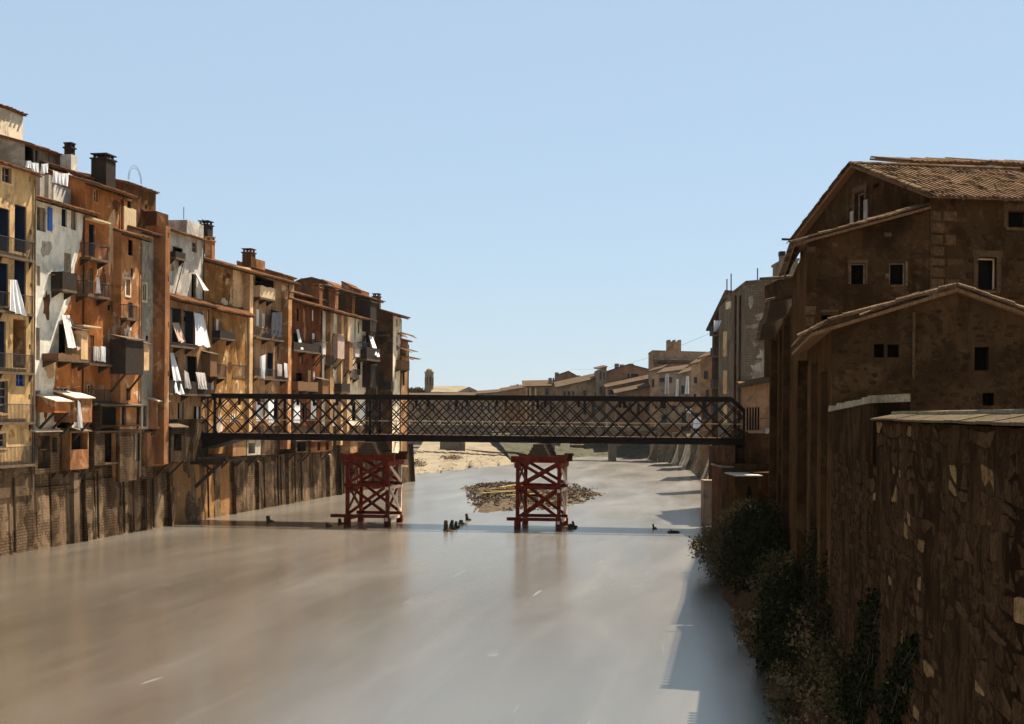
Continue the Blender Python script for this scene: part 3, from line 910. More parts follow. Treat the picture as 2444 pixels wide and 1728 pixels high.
coat(H3, FL, pts, 0.0, 'cream')

H4, r4 = house('narrow orange house with three small windows and a low tiled eave', 290, 338, (278, 549), 'orange2', low=(1024, 'quaymid'), d=.62, over=.75, D=3, xy=640, wins=[
    (306, 572, 318, 610, 'o'), (300, 666, 310, 705, 'w', dict(surround='ivory')), (312, 640, 318, 660, 'o'), (306, 722, 316, 758, 'o'), (302, 925, 312, 955, 'o'), (318, 1034, 336, 1100, 'o')])
balcony(H4, FL, 303, 330, 760, .5, .9, 'bars', .62)
bay(H4, FL, 300, 342, 812, 893, 1.1, 'darkbay', d=.62)
bay(H4, FL, 344, 356, 822, 884, .9, 'cream', d=.62, struts=False)
H5, _ = house('grey plastered house with one white framed window beside the brown shaft', 338, 374, (342, 550), 'grey', low=(1024, 'quaymid'), d=.6, over=.55, D=3, xy=640, wins=[
    (340, 678, 349, 717, 'w', dict(surround='ivory')), (342, 968, 352, 1018, 'o'), (339, 1034, 351, 1108, 'o')])
H4b, r4b = house('brown attic storey with wire arch and sagging corner above the orange houses', 296, 372, (374, 460), 'brown', d=-1.6, D=7, z0=14, over=.1, xy=480, pitch=.2, wins=[(304, 480, 313, 515, 'l'), (335, 500, 343, 514, 'w', dict(frame='bluewood')), (346, 488, 350, 498, 'o')])
balcony(H4b, FL, 297, 326, 552, 1.2, 1.6, 'wood', -1.6)
arch = MB()
a_, z_ = FL.px(322, 434, -2)
for k in range(14):
    t0, t1 = math.pi * k / 14, math.pi * (k + 1) / 14
    for rr in (1.05, .9):
        arch.tube(FL.W(a_ - rr * math.cos(t0), -2, z_ + rr * math.sin(t0) * 1.1), FL.W(a_ - rr * math.cos(t1), -2, z_ + rr * math.sin(t1) * 1.1), .015, n=5)
ao = part('wire_arch', arch, 'iron', None, loc=FL.W(a_, -2, z_)); setp(ao, 'thin wire garden arch standing on the brown attic roof', 'arch')

H6, _ = house('slender rosy shaft with slit windows projecting between the grey house and the pale house', 394, 405, (404, 540), 'shaft', d=1.5, D=1.5, over=.1, xy=740, roof=False, name='shaft_tower', cat='tower', z0=4.6, wins=[
    (401, 556, 403, 568, 'o'), (401, 660, 403.5, 672, 'o'), (400.5, 768, 403, 782, 'o'), (400, 886, 402.5, 898, 'o')])
H6b, _ = house('brown stair turret with a capped pier above the rosy shaft', 374, 402, (402, 512), 'brown', d=-.4, D=3, over=.05, z0=12, xy=520, roof=False, name='stair_turret', cat='tower')

H7, r7 = house('pale blue-grey house with attic window and terrace door', 405, 486, (411, 550), 'bluegrey', d=0, over=.5, D=6, xy=640, z0=8, wins=[
    (412, 590, 437, 612, 'o'), (458, 578, 470, 602, 'w', dict(frame='shutter')), (457, 654, 469, 712, 'o', dict(pane='glass'))])
H7p, _ = house('flat parapet block, brown and pale, on top of the blue-grey house', 446, 486, (486, 537), 'bluegrey', d=-.7, D=6.5, over=.02, z0=15, xy=545, roof=False, name='roof_block', side_mat='brown')
balcony(H7, FL, 420, 444, 616, .5, .4, 'dark')
pole = MB(); pole.tube(FL.W(*(lambda s, z: (s, .3, z))(*FL.px(417, 705, .3))), FL.W(*(lambda s, z: (s, .25, z))(*FL.px(440, 618, .25))), .04); o = part('pole', pole, 'darkwood', None, loc=FL.W(0, 0, 0)); setp(o, 'long thin pole leaning against the blue-grey house', 'pole')
for x, y0, y1, lb in ((438.5, 494, 523, 'thin upright rod on the flat parapet block'), ):
    p_ = MB(); a_, z_ = FL.px(x, y1, -1); _, z2_ = FL.px(x, y0, -1); p_.tube(FL.W(a_, -1, z_), FL.W(a_, -1, z2_), .03); o = part('rod', p_, 'iron', None, loc=FL.W(a_, -1, z_)); setp(o, lb, 'rod')
p_ = MB(); a_, z_ = FL.px(478, 534, -1); b_, z2_ = FL.px(484, 524, -1); p_.tube(FL.W(a_, -1, z_), FL.W(b_, -1, z2_), .05); o = part('rod', p_, 'darkwood', None, loc=FL.W(a_, -1, z_)); setp(o, 'short stick slanting up from the corner of the flat parapet block', 'rod')
cloth('brown awning sloping from the terrace door of the blue-grey house', 'awning', FL, [(465, 650, .15), (473, 658, .15), (498, 694, 1.1), (486, 692, 1.1)], 'greycloth', 'awning', wave=.03)

H7b, r7b = house('two-storey open gallery under a low tile roof, hung with white cloths', 407, 497, (410, 712), 'tan', low=(1000, 'quaymid'), d=.75, over=.75, D=1.5, xy=780, z0=4.6, pitch=.35, wins=[
    (408, 735, 434, 820, 'l', dict(pane='darkcloth')), (437, 742, 464, 820, 'l', dict(pane='darkcloth')), (476, 745, 484, 800, 'o'),  # dark gallery linings stand in for the shade inside
    (408, 852, 424, 936, 'l'), (444, 850, 470, 936, 'l'), (480, 846, 487, 866, 'o'), (424, 960, 440, 1020, 'o'), (462, 970, 480, 1030, 'o')])
balcony(H7b, FL, 407, 466, 826, .75, .2, 'bars', .75)
balcony(H7b, FL, 405, 505, 940, .8, .9, 'dark', .75)
cloth('large bright white sheet bulging from the upper gallery', 'cloth', FL, [(461, 744, .9), (486, 752, .9), (501, 828, 1.65), (470, 822, 1.65)], 'cloth', wave=.07, folds=1.5)
cloth('brown blanket hanging at the left of the upper gallery', 'cloth', FL, [(411, 770, .85), (428, 770, .85), (441, 818, 1.5), (425, 814, 1.5)], 'browncloth', wave=.05)
cloth('long white curtain hanging from the lower gallery down over the parapet', 'cloth', FL, [(406, 842, .85), (413, 842, .85), (441, 942, 1.65), (418, 938, 1.65)], 'cloth', wave=.05, folds=1.5)
cloth('narrow grey-white cloth hanging in the middle of the lower gallery', 'cloth', FL, [(440, 884, 1.5), (450, 890, 1.5), (457, 928, 1.6), (442, 926, 1.6)], 'greycloth', wave=.04)
cloth('cream cloth folded over the right end of the lower gallery parapet', 'cloth', FL, [(466, 888, 1.45), (488, 890, 1.45), (494, 930, 1.65), (476, 928, 1.65)], 'greycloth', wave=.04)

H8, r8 = house('ocher and cream house under one long tiled eave', 487, 604, (490, 619), 'ocher', low=(1016, 'quaymid'), d=0, over=1.1, D=6, xy=760, wins=[
    (572, 736, 584, 778, 'w', dict(frame='wood')), (514, 745, 524, 780, 'o'), (528, 842, 537, 900, 's', dict(frame='wood')), (573, 840, 580, 894, 'w', dict(frame='shutter')), (560, 858, 568, 896, 'o'), (573, 628, 577, 638, 'o'),
    (505, 960, 522, 1010, 'o'), (566, 960, 574, 1000, 'o')])
for poly in ([(556, 634), (598, 640), (598, 734), (556, 734)], [(586, 734), (598, 734), (598, 838), (586, 838)], [(556, 734), (570, 734), (570, 838), (556, 838)], [(556, 782), (572, 782), (572, 838), (556, 838)], [(583, 838), (598, 838), (596, 945), (583, 945)], [(556, 900), (582, 900), (582, 945), (556, 945)]):
    coat(H8, FL, poly, 0.0, 'cream')
for poly, mt_ in (([(526, 940), (562, 940), (562, 1010), (526, 1010)], 'ivory'), ([(577, 948), (598, 948), (598, 1008), (577, 1008)], 'cream'), ([(490, 945), (503, 945), (503, 1008), (490, 1008)], 'cream')):
    coat(H8, FL, poly, 0.0, mt_)
H8s, _ = house('cream pilaster shaft between the ocher house and the dark loggia house', 596, 604, (604, 648), 'cream', d=.6, D=.6, over=.02, roof=False, xy=780, z0=5, name='shaft_tower', cat='tower')
H8r, _ = house('low tiled lean-to storey with a dark plank balcony below the ocher wall', 500, 590, (585, 750), 'ocher', d=.55, over=.6, D=.55, xy=790, z0=5, pitch=.5, wins=[(516, 762, 523, 808, 's', dict(frame='cloth')), (506, 756, 512, 800, 'o'), (505, 880, 512, 930, 's', dict(frame='cloth'))])
balcony(H8r, FL, 526, 562, 808, .7, .55, 'dark', .55)
bay(H8r, FL, 502, 518, 846, 898, .9, 'wood', d=.55)
balcony(H8r, FL, 520, 542, 900, .8, 1.0, 'bars', .55)
balcony(H8, FL, 556, 590, 898, .6, .9, 'bars')
chimney(r8, FL, *(lambda s, z: (s, -.8, z - .6))(*FL.px(594, 622, -.8)), 1.0, .8, 1.2, 'brown')
chimney(r8, FL, *(lambda s, z: (s, -.8, z - .4))(*FL.px(616, 632, -.8)), 2.0, .5, .8, 'shaft', False)
chimney(r8, FL, *(lambda s, z: (s, -1.0, z - 1.2))(*FL.px(501, 598, -1)), .6, .6, 1.9, 'shaft')
chimney(r8, FL, *(lambda s, z: (s, -2.0, z - 1.0))(*FL.px(491, 575, -2)), 1.0, .8, 2.2, 'darkbay')

H9, r9 = house('house with a dark open loggia, pale planked balcony front and hanging washing', 604, 688, (612, 650), 'tan', low=(1016, 'quaymid'), d=0, over=1.0, D=6, xy=790, wins=[
    (609, 664, 655, 700, 'l'), (612, 738, 620, 778, 's', dict(frame='cloth')), (626, 748, 634, 778, 's', dict(frame='cloth')), (646, 742, 674, 800, 'l'), (638, 842, 652, 898, 'l', dict(pane='bluedeep')), (620, 850, 628, 896, 's', dict(frame='cloth')),
    (612, 960, 630, 1005, 's', dict(frame='cloth')), (650, 955, 664, 1000, 'o'), (668, 975, 680, 1010, 'w', dict(surround='ivory'))])
balcony(H9, FL, 622, 658, 712, .8, .95, 'wood')
balcony(H9, FL, 612, 678, 808, .8, .8, 'bars')
balcony(H9, FL, 616, 690, 904, .8, .8, 'bars')
cloth('dark patched cloth hung in the second balcony of the loggia house', 'cloth', FL, [(650, 746, .5), (674, 744, .5), (674, 806, .85), (648, 800, .85)], 'darkcloth', wave=.05)
cloth('pinkish towel over the lower balcony of the loggia house', 'laundry', FL, [(662, 868, .85), (673, 870, .85), (673, 898, .85), (663, 897, .85)], 'greycloth', 'laundry_sheet', wave=.03)
cloth('white sheet at the right end of the lower balcony of the loggia house', 'laundry', FL, [(678, 866, .85), (686, 868, .85), (686, 902, .85), (678, 900, .85)], 'cloth', 'laundry_sheet', wave=.03)
cloth('white sheet at the left end of the lower balcony of the loggia house', 'laundry', FL, [(624, 850, .85), (634, 846, .85), (631, 904, .85), (624, 902, .85)], 'cloth', 'laundry_sheet', wave=.03)
coat(H9, FL, [(632, 945), (648, 945), (648, 1004), (632, 1004)], 0.0, 'ivory')
H9s, _ = house('orange pilaster shaft beside the dark red house', 688, 696, (696, 715), 'orange2', d=.7, D=.7, over=.02, roof=False, xy=820, z0=5, name='shaft_tower', cat='tower')
H9b, _ = house('small cream attic room with a grey water tank above the loggia house', 664, 702, (702, 664), 'tan', d=-1.0, D=4, over=.2, z0=14, xy=680, wins=[(684, 668, 690, 692, 'o')])
H10, r10 = house('dark red house with two tiers of bright roof tiles and a slender lit shutter', 690, 768, (690, 714), 'darkred', low=(1016, 'quaymid'), d=0, over=1.3, D=5, xy=820, wins=[
    (708, 736, 713, 766, 'o'), (745, 740, 749, 766, 's', dict(frame='cloth')), (745, 795, 752, 838, 's', dict(frame='cloth')), (700, 795, 716, 834, 'o'), (716, 838, 723, 868, 'o'), (735, 884, 743, 925, 's', dict(frame='cream')), (748, 886, 753, 926, 's', dict(frame='cloth')), (706, 890, 722, 925, 'o'),
    (700, 960, 712, 1000, 's', dict(frame='cloth')), (722, 960, 732, 1005, 'o'), (742, 955, 756, 1000, 's', dict(frame='cloth'))])
H10t, r10t = house('upper tier of weathered roof over the dark red house', 664, 770, (676, 693), 'brown', d=-1.6, over=.5, D=4, xy=710, z0=13)
chimney(r10t, FL, *(lambda s, z: (s, -1.2, z - 1.2))(*FL.px(758, 700, -1.2)), .9, .7, 1.7, 'shaft')
balcony(H10, FL, 702, 768, 838, .9, .7, 'dark')
balcony(H10, FL, 712, 760, 930, .9, .7, 'brown')
bay(H10, FL, 770, 778, 818, 846, 1.0, 'greycloth')
cloth('bent white strip of cloth hanging against the dark red wall', 'cloth', FL, [(708, 786, .2), (713, 786, .2), (724, 834, .9), (718, 834, .9)], 'cloth', wave=.03)
def back_wall(label, px_right, pts, mat, dref, thick, z0=12.5):
    """blank party wall that faces upstream: its outline given by pixels on its own plane"""
    s0, _ = FL.px(px_right, 740, dref)
    o = FL.W(s0, 0, 0)
    fr = Fr(o[0], o[1], FL.n[0], FL.n[1])
    P = sorted([fr.px(x, y, 0) for x, y in pts])
    t = thing('house', label, 'house', fr.W(P[0][0], 0, z0), LEFT)
    mb = MB(); wall(mb, fr, P, z0, 0)
    a, b = P[0], P[-1]
    for s_, z_ in (a, b):
        mb.face(fr.W(s_, 0, z0), fr.W(s_, 0, z_), fr.W(s_, -thick, z_), fr.W(s_, -thick, z0))
    part('wall', mb, mat, t)
    r = MB()
    for (s1, z1), (s2, z2) in zip(P, P[1:]):
        e = R.uniform(-.04, .06)
        q = [fr.W(s1, .15, z1 + e), fr.W(s2, .15, z2 + e), fr.W(s2, -thick, z2 + e), fr.W(s1, -thick, z1 + e)]
        r.hexa(q + [(v[0], v[1], v[2] + .14) for v in q])
    part('roof', r, 'tile', t)
    return t, fr
back_wall('broad brown blank gable wall with an arched top behind the ivory row', 866, [(660, 712), (680, 692), (700, 678), (722, 668), (745, 664), (768, 670), (795, 684), (820, 697), (848, 708), (868, 722)], 'brown', -1.5, 6)
tq, fq_ = back_wall('square brown roof block with a broken top edge above the ivory row', 858, [(815, 674), (832, 682), (847, 690), (862, 696)], 'shaft', -1.2, 3.0)
H11, r11 = house('long ivory house with tall dark windows, hanging boxes and lit pilasters', 770, 880, (776, 738), 'ivory', low=(1016, 'quaymid'), d=0, over=.8, D=2.0, xy=840, wins=[
    (775, 732, 779, 748, 'o'), (783, 735, 789, 762, 'o'), (783, 794, 790, 832, 's', dict(frame='shutter')), (824, 744, 829, 764, 'o'), (846, 758, 849, 810, 'o'), (854, 768, 858, 796, 'o'), (872, 766, 875, 788, 'o'),
    (774, 870, 779, 904, 's', dict(frame='shutter')), (852, 852, 862, 895, 'o'), (806, 908, 812, 930, 'o'), (864, 800, 872, 830, 's', dict(frame='shutter')),
    (790, 960, 800, 1000, 'o'), (815, 955, 828, 1000, 's', dict(frame='cloth')), (840, 960, 850, 1005, 'o'), (775, 965, 783, 1000, 's', dict(frame='cloth')), (860, 960, 872, 1000, 's', dict(frame='cloth'))])
for (x, yt, w, dd, mt, lb) in ((793, 741, .9, .5, 'tan', 'tan pilaster shaft at the left of the ivory house'), (818, 746, .7, .45, 'cream', 'cream pilaster shaft in the middle of the ivory house'), (833, 752, .8, .6, 'cream', 'second cream pilaster shaft of the ivory house, right of the middle')):
    s_, z_ = FL.px(x, yt, dd)
    t = thing('shaft_tower', lb, 'tower', FL.W(s_, 0, 5), 'pilaster shafts on the ivory house')
    mb = MB(); mb.fbox(FL, s_ - w / 2, s_ + w / 2, .002, dd, 5, z_); part('wall', mb, mt, t)
bay(H11, FL, 806, 822, 802, 856, 1.0, 'browncloth')
bay(H11, FL, 834, 842, 818, 884, .9, 'tan')
bay(H11, FL, 848, 860, 832, 852, .8, 'greycloth')
balcony(H11, FL, 816, 836, 935, .8, .8, 'dark')
bay(H11, FL, 770, 784, 908, 945, .9, 'wood')
balcony(H11, FL, 790, 806, 872, .7, .9, 'bars')
balcony(H11, FL, 842, 858, 902, .7, .9, 'bars')
balcony(H11, FL, 866, 884, 838, .7, .9, 'bars')
chimney(r11, FL, *(lambda s, z: (s, -.3, z - 1.2))(*FL.px(796, 714, -.3)), .9, .7, 1.8, 'shaft')
chimney(r11, FL, *(lambda s, z: (s, -.9, z - 1.4))(*FL.px(835, 722, -.9)), 1.0, .8, 2.0, 'brown')
H12, r12 = house('narrow black-stained house hung with dark awnings', 880, 903, (882, 710), 'quaydark', d=.3, over=.6, D=5, xy=800, wins=[
    (872, 718, 878, 745, 'o'), (884, 716, 892, 745, 'o')])
bay(H12, FL, 884, 898, 722, 792, .9, 'darkbay')
balcony(H12, FL, 876, 908, 858, 1.2, 1.2, 'dark', .3)
bay(H12, FL, 884, 898, 872, 925, .9, 'darkbay')
cloth('long white cloth twisting down beside the black-stained house', 'cloth', FL, [(880, 800, .5), (890, 804, .5), (904, 852, 1.6), (896, 846, 1.6)], 'cloth', wave=.05, folds=1.5)
H13, r13 = house('house with blank brown side wall and bright white river front near the left row end', 938, 957, (950, 752), 'ivory', d=1.9, over=.9, D=7, xy=850, z0=3.6, wins=[
    (946, 762, 949, 780, 'o'), (946, 806, 949, 818, 'o'), (946, 824, 950, 836, 'o'), (943, 876, 946, 904, 'o')])
s0_, s1_, zt_, ze_ = H13['_s']
fr13 = Fr(FL.W(s0_, 0, 0)[0], FL.W(s0_, 0, 0)[1], FL.n[0], FL.n[1])   # the side wall that faces upstream
sd = MB(); wall(sd, fr13, [(-7, zt_ + 8.9 * .28), (1.88, zt_)], 3.6, .02); part('side_wall', sd, 'brown', H13)
for (x, y0, y1) in ((908, 790, 822), (916, 790, 818), (911, 885, 925), (929, 815, 845)):
    s_, zq = fr13.px(x, y0, .02); _, zp = fr13.px(x, y1, .02)
    mb = MB(); mb.fbox(fr13, s_ - .3, s_ + .3, .03, .06, zp, zq); part('shutter', mb, 'darkwood', H13)
balcony(H13, fr13, 903, 926, 798, .9, .15, 'dark', .02)
balcony(H13, fr13, 904, 934, 930, .9, .9, 'dark', .02)
chimney(r12, FL, *(lambda s, z: (s, -.5, z - 1.0))(*FL.px(899, 722, -.5)), .9, .7, 1.6, 'brown')
H14, r14 = house('last brown house of the left row with ragged canopies over its balconies', 957, 974, (976, 815), 'tan', d=1.6, over=.4, D=6, xy=880, z0=3.6, wins=[(961, 890, 966, 920, 'o')])
for y, dd in ((800, .7), (836, 1.1), (855, 1.5)):
    a_, z_ = FL.px(965, y, 2)
    mb = MB()
    for k in range(6):
        mb.beam(FL.W(a_ - 2 + k * .8, 1.6, z_ + .35), FL.W(a_ - 2 + k * .8 + R.uniform(-.2, .2), 1.9 + dd + R.uniform(-.25, .25), z_ - R.uniform(0, .35)), .75, .06)
    part('canopy', mb, 'wood', H14)
balcony(H14, FL, 958, 978, 880, .9, .9, 'brown', 1.6)

# cluttered lower storey: sheds, bays and galleries above the river wall
S = []
def shed(label, x0, x1, yr, yb, d0, d1, mat, roof='ivory', wins=()):
    """lean-to shed hung on the lower facades; pixels on its front face"""
    fr = FL
    a, zt = fr.px(x0, yr, d1); b, _ = fr.px(x1, yr, d1); _, zb = fr.px((x0 + x1) / 2, yb, d1); _, zt = fr.px((x0 + x1) / 2, yr, d1)
    t = thing('lean_to_shed', label, 'shed', fr.W((a + b) / 2, d0, zb))
    W = fr.W
    hs = []
    for (u0, u1, v0, v1) in wins:
        hs.append((a + (b - a) * u0, a + (b - a) * u1, zb + (zt - zb) * v0, zb + (zt - zb) * v1))
    mb = MB(); wall(mb, fr, [(a, zt), (b, zt)], zb, d1, hs, .5)
    rise = (d1 - d0) * .3
    for s in (a, b):
        mb.face(W(s, d0, zb), W(s, d1, zb), W(s, d1, zt), W(s, d0, zt + rise))
    mb.face(W(a, d0, zb), W(b, d0, zb), W(b, d1, zb), W(a, d1, zb))
    part('wall', mb, mat, t)
    for h in hs:
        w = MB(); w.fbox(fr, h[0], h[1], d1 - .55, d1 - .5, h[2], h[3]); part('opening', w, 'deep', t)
    r = MB(); e = .15
    r.hexa([W(a - e, d1 + e, zt - .02), W(b + e, d1 + e, zt - .02), W(b + e, d0, zt + rise), W(a - e, d0, zt + rise),
            W(a - e, d1 + e, zt + .05), W(b + e, d1 + e, zt + .05), W(b + e, d0, zt + rise + .07), W(a - e, d0, zt + rise + .07)])
    part('roof', r, roof, t)
    for s in (a + .15, b - .15):
        st = MB(); st.beam(W(s, d0 + .02, zb - (d1 - d0) * .9), W(s, d1 - .1, zb - .02), .13, .13); part('strut', st, 'darkwood', t)
    return t
shed('small orange lean-to with white roof under the white wall', 130, 168, 958, 985, .02, 1.2, 'orange', 'ivory')
shed('shed with bright sloping roof and a crooked window below the orange balconies', 176, 220, 950, 1008, .02, 1.3, 'shaft', 'ivory', [(.15, .4, .3, .9)])
shed('dark open wash-house with white slab roof at the foot of the white house', 84, 142, 1030, 1130, .02, .45, 'quay', 'ivory', [(.12, .62, .12, .9), (.7, .92, .5, .86)])
shed('plank box with dark upper opening hanging over the river wall', 168, 212, 1030, 1120, .02, .6, 'shaft', 'slab', [(.06, .94, .52, .97)])
shed('black gallery room with a rail beneath the dark wooden bay', 240, 336, 968, 1018, .02, .8, 'quaydark', 'slab', [(.04, .58, .08, .92), (.62, .96, .08, .92)])
shed('dark green-black workshop opening under the gallery room', 226, 320, 1030, 1108, .02, .5, 'quaymid', 'slab', [(.25, .92, .06, .95)])
shed('tan wooden box with one window between two dark gaps', 352, 400, 1032, 1112, .02, .75, 'shaft', 'slab', [(.25, .45, .5, .85)])
shed('rosy privy box with tiled roof beside the shaft', 374, 402, 958, 1024, .02, 1.2, 'shaft', 'ivory', [(.12, .45, .1, .9)])
shed('dark kitchen box beside the bridge landing', 408, 444, 1020, 1100, .4, 1.6, 'quaydark', 'slab', [(.2, .7, .3, .8)])
shed('tan box with pale posts under the left end of the bridge', 556, 588, 1050, 1088, .02, 1.1, 'tan', 'slab')
shed('grey box with white edge under the bridge next to the tan box', 590, 622, 1050, 1086, .02, 1.1, 'grey', 'slab', [(.1, .6, .1, .8)])
shed('blue-black box under the bridge left of the first trestle', 706, 736, 1052, 1080, .02, 1.1, 'quaydark', 'slab', [(.1, .8, .1, .9)])
shed('brown box with two pale posts behind the first trestle', 742, 792, 1052, 1078, .02, 1.1, 'brown', 'slab', [(.3, .45, .1, .9), (.7, .85, .1, .9)])
shed('pale box half hidden behind the first trestle head', 836, 870, 1052, 1080, .02, 1.1, 'tan', 'slab', [(.5, .8, .1, .9)])
for (x, mt, lb) in ((470, 'ivory', 'white panel seen through the left bays of the lattice'), (513, 'cream', 'cream panel seen through the lattice near the abutment'), (548, 'ivory', 'ivory arched panel behind the second lattice bay'), (640, 'ivory', 'bright white door-sized sheet low behind the lattice'), (702, 'cloth', 'white cloth behind the middle of the left lattice')):
    cloth(lb, 'cloth', FL, [(x, 955, .5), (x + 14, 955, .5), (x + 14, 1010, .55), (x, 1008, .55)], 'cloth' if mt != 'cream' else 'greycloth', wave=.03)
cloth('white torn sheet hanging from the bright roofed shed', 'cloth', FL, [(186, 955, 1.45), (192, 962, 1.45), (199, 1020, 1.5), (188, 1022, 1.5)], 'cloth', wave=.03)

# ------------------------------------------------------------------ left river wall
rw = thing('river_wall', 'stained embankment wall with upright buttress strips below the left houses', 'wall', FL.W(40, 0, 0))
W = FL.W
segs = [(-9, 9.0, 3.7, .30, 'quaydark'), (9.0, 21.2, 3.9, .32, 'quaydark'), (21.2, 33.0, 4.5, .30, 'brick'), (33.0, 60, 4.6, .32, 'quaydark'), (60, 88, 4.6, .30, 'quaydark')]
for a, b, zt, d, mt in segs:
    mb = MB()
    n = int((b - a) / 1.0)
    k0 = len(mb.v)
    zs = [-.6, 0, .5, 1.2, 2.0, 3.0, zt]
    for i in range(n + 1):
        s = a + (b - a) * i / n
        for z in zs:
            mb.v.append(W(s, .04 + .2 * (1 - max(z, 0) / zt) + R.uniform(-.04, .04), z))
    h = len(zs)
    for i in range(n):
        for j in range(h - 1):
            mb.f.append((i * h + j, (i + 1) * h + j, (i + 1) * h + j + 1, i * h + j + 1))
    for s in (a, b):
        mb.face(W(s, -.5, -.6), W(s, d + .35, -.6), W(s, d, zt), W(s, -.5, zt))
    mb.face(W(a, d - .06, zt), W(b, d - .06, zt), W(b, -.5, zt), W(a, -.5, zt))
    part('wall_face', mb, mt, rw)
s = -8.5
while s < 87:
    w = R.uniform(.7, 2.4)
    gap = R.choice([0, 0, 0, .05, .1, .22])
    mb = MB()
    d = .36
    pr = R.uniform(.0, .06)
    zs = [-.5, .25, .9, 1.7, 2.6, R.uniform(4.4, 4.7)]
    n = max(2, int(w / .5))
    h = len(zs)
    for i in range(n + 1):
        ss_ = s + w * i / n
        for z in zs:
            mb.v.append(W(ss_ + R.uniform(-.03, .03), .2 * (1 - max(z, 0) / 4.6) + .05 + pr + R.uniform(-.035, .035) - (.04 if i in (0, n) else 0), z))
    for i in range(n):
        for j in range(h - 1):
            mb.f.append((i * h + j, (i + 1) * h + j, (i + 1) * h + j + 1, i * h + j + 1))
    for i in (0, n):
        o_ = [mb.v[i * h + j] for j in range(h)]
        k0 = len(mb.v)
        mb.v += [(x - FL.n[0] * .8, y - FL.n[1] * .8, z) for x, y, z in o_]
        for j in range(h - 1):
            mb.f.append((i * h + j, i * h + j + 1, k0 + j + 1, k0 + j))
    tp = [mb.v[i * h + h - 1] for i in range(n + 1)]
    k0 = len(mb.v)
    mb.v += [(x - FL.n[0] * .8, y - FL.n[1] * .8, z + .25) for x, y, z in tp]
    for i in range(n):
        mb.f.append((i * h + h - 1, (i + 1) * h + h - 1, k0 + i + 1, k0 + i))
    in_brick = 21.5 < s < 33.5
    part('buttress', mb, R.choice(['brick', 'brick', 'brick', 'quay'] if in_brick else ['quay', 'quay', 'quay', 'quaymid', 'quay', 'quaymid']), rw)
    if R.random() < .3:
        p_ = MB(); p_.tube(W(s + w + gap * .5, .42, .1), W(s + w + gap * .5, .3, 4.4), .08, n=6); part('drain_pipe', p_, 'quaydark', rw)
    s += w + gap

for s in (-3.5, 7.2, 17.5, 38, 46, 57, 64, 76):
    s += R.uniform(-.6, .6); w = R.uniform(.35, .8); h = R.uniform(4.2, 4.7); pr = R.uniform(.08, .22)
    mb = MB()
    mb.hexa([W(s, 0, -.5), W(s + w, 0, -.5), W(s + w, .3 + pr, -.5), W(s, .3 + pr, -.5), W(s, 0, h), W(s + w, 0, h), W(s + w, .25 + pr * .75, h - .2), W(s, .25 + pr * .75, h - .2)])
    part('buttress', mb, R.choice(['quay', 'quaymid', 'quay']), rw)
# ------------------------------------------------------------------ ground, river, banks
def sheet(name, pts, mat, kind='structure'):
    mb = MB(); mb.face(*pts)
    o = part(name, mb, mat, None)
    return setp(o, kind=kind)
sheet('ground', [(-1500, -200, -1.5), (1500, -200, -1.5), (1500, 2000, -1.5), (-1500, 2000, -1.5)], 'earth')

k = NT('river_water')
p = k.pos()
k.b.inputs['IOR'].default_value = 4.6
k.b.inputs['Specular Tint'].default_value = (1.0, .93, .82, 1)
k.b.inputs['Specular IOR Level'].default_value = .5
def flow(scale_a, scale_c, ang=math.radians(10)):
    g = k.n('ShaderNodeNewGeometry').outputs['Position']
    mp = k.n('ShaderNodeMapping'); mp.inputs['Rotation'].default_value = (0, 0, ang)
    k.l(g, mp.inputs['Vector'])
    mp2 = k.n('ShaderNodeMapping'); mp2.inputs['Scale'].default_value = (scale_a, scale_c, 1)
    k.l(mp.outputs[0], mp2.inputs['Vector'])
    return mp2.outputs[0]
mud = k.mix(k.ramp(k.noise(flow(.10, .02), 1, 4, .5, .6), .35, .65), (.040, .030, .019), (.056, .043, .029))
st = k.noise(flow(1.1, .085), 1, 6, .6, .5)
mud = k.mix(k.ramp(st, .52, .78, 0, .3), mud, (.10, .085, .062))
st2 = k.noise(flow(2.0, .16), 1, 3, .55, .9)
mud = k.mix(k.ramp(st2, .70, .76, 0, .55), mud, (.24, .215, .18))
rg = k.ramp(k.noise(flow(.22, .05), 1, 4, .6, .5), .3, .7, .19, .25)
k.l(rg, k.b.inputs['Roughness'])
k.l(mud, k.b.inputs['Base Color'])
k.bump(k.mix(.5, st, k.noise(flow(.5, .2), 1, 3, .5, .3)), .12, .05)
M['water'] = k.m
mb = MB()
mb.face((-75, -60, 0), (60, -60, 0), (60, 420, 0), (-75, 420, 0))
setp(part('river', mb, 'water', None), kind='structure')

def ridged(name, edge, top, mat, n_c=8, amp=.12, kind='structure', seed=1):
    """strip of ground between two polylines (same length), gently uneven"""
    rs = random.Random(seed)
    mb = MB(); m_ = len(edge)
    for i in range(m_):
        for j in range(n_c + 1):
            t = j / n_c
            a, b = Vector(edge[i]), Vector(top[i])
            q = a.lerp(b, t)
            q.z = a.z + (b.z - a.z) * (t ** .8) + (rs.uniform(-amp, amp) if 0 < j else 0)
            mb.v.append(tuple(q))
    for i in range(m_ - 1):
        for j in range(n_c):
            a = i * (n_c + 1) + j
            mb.f.append((a, a + 1, a + n_c + 2, a + n_c + 1))
    o = part(name, mb, mat, None, smooth=True)
    return setp(o, kind=kind)

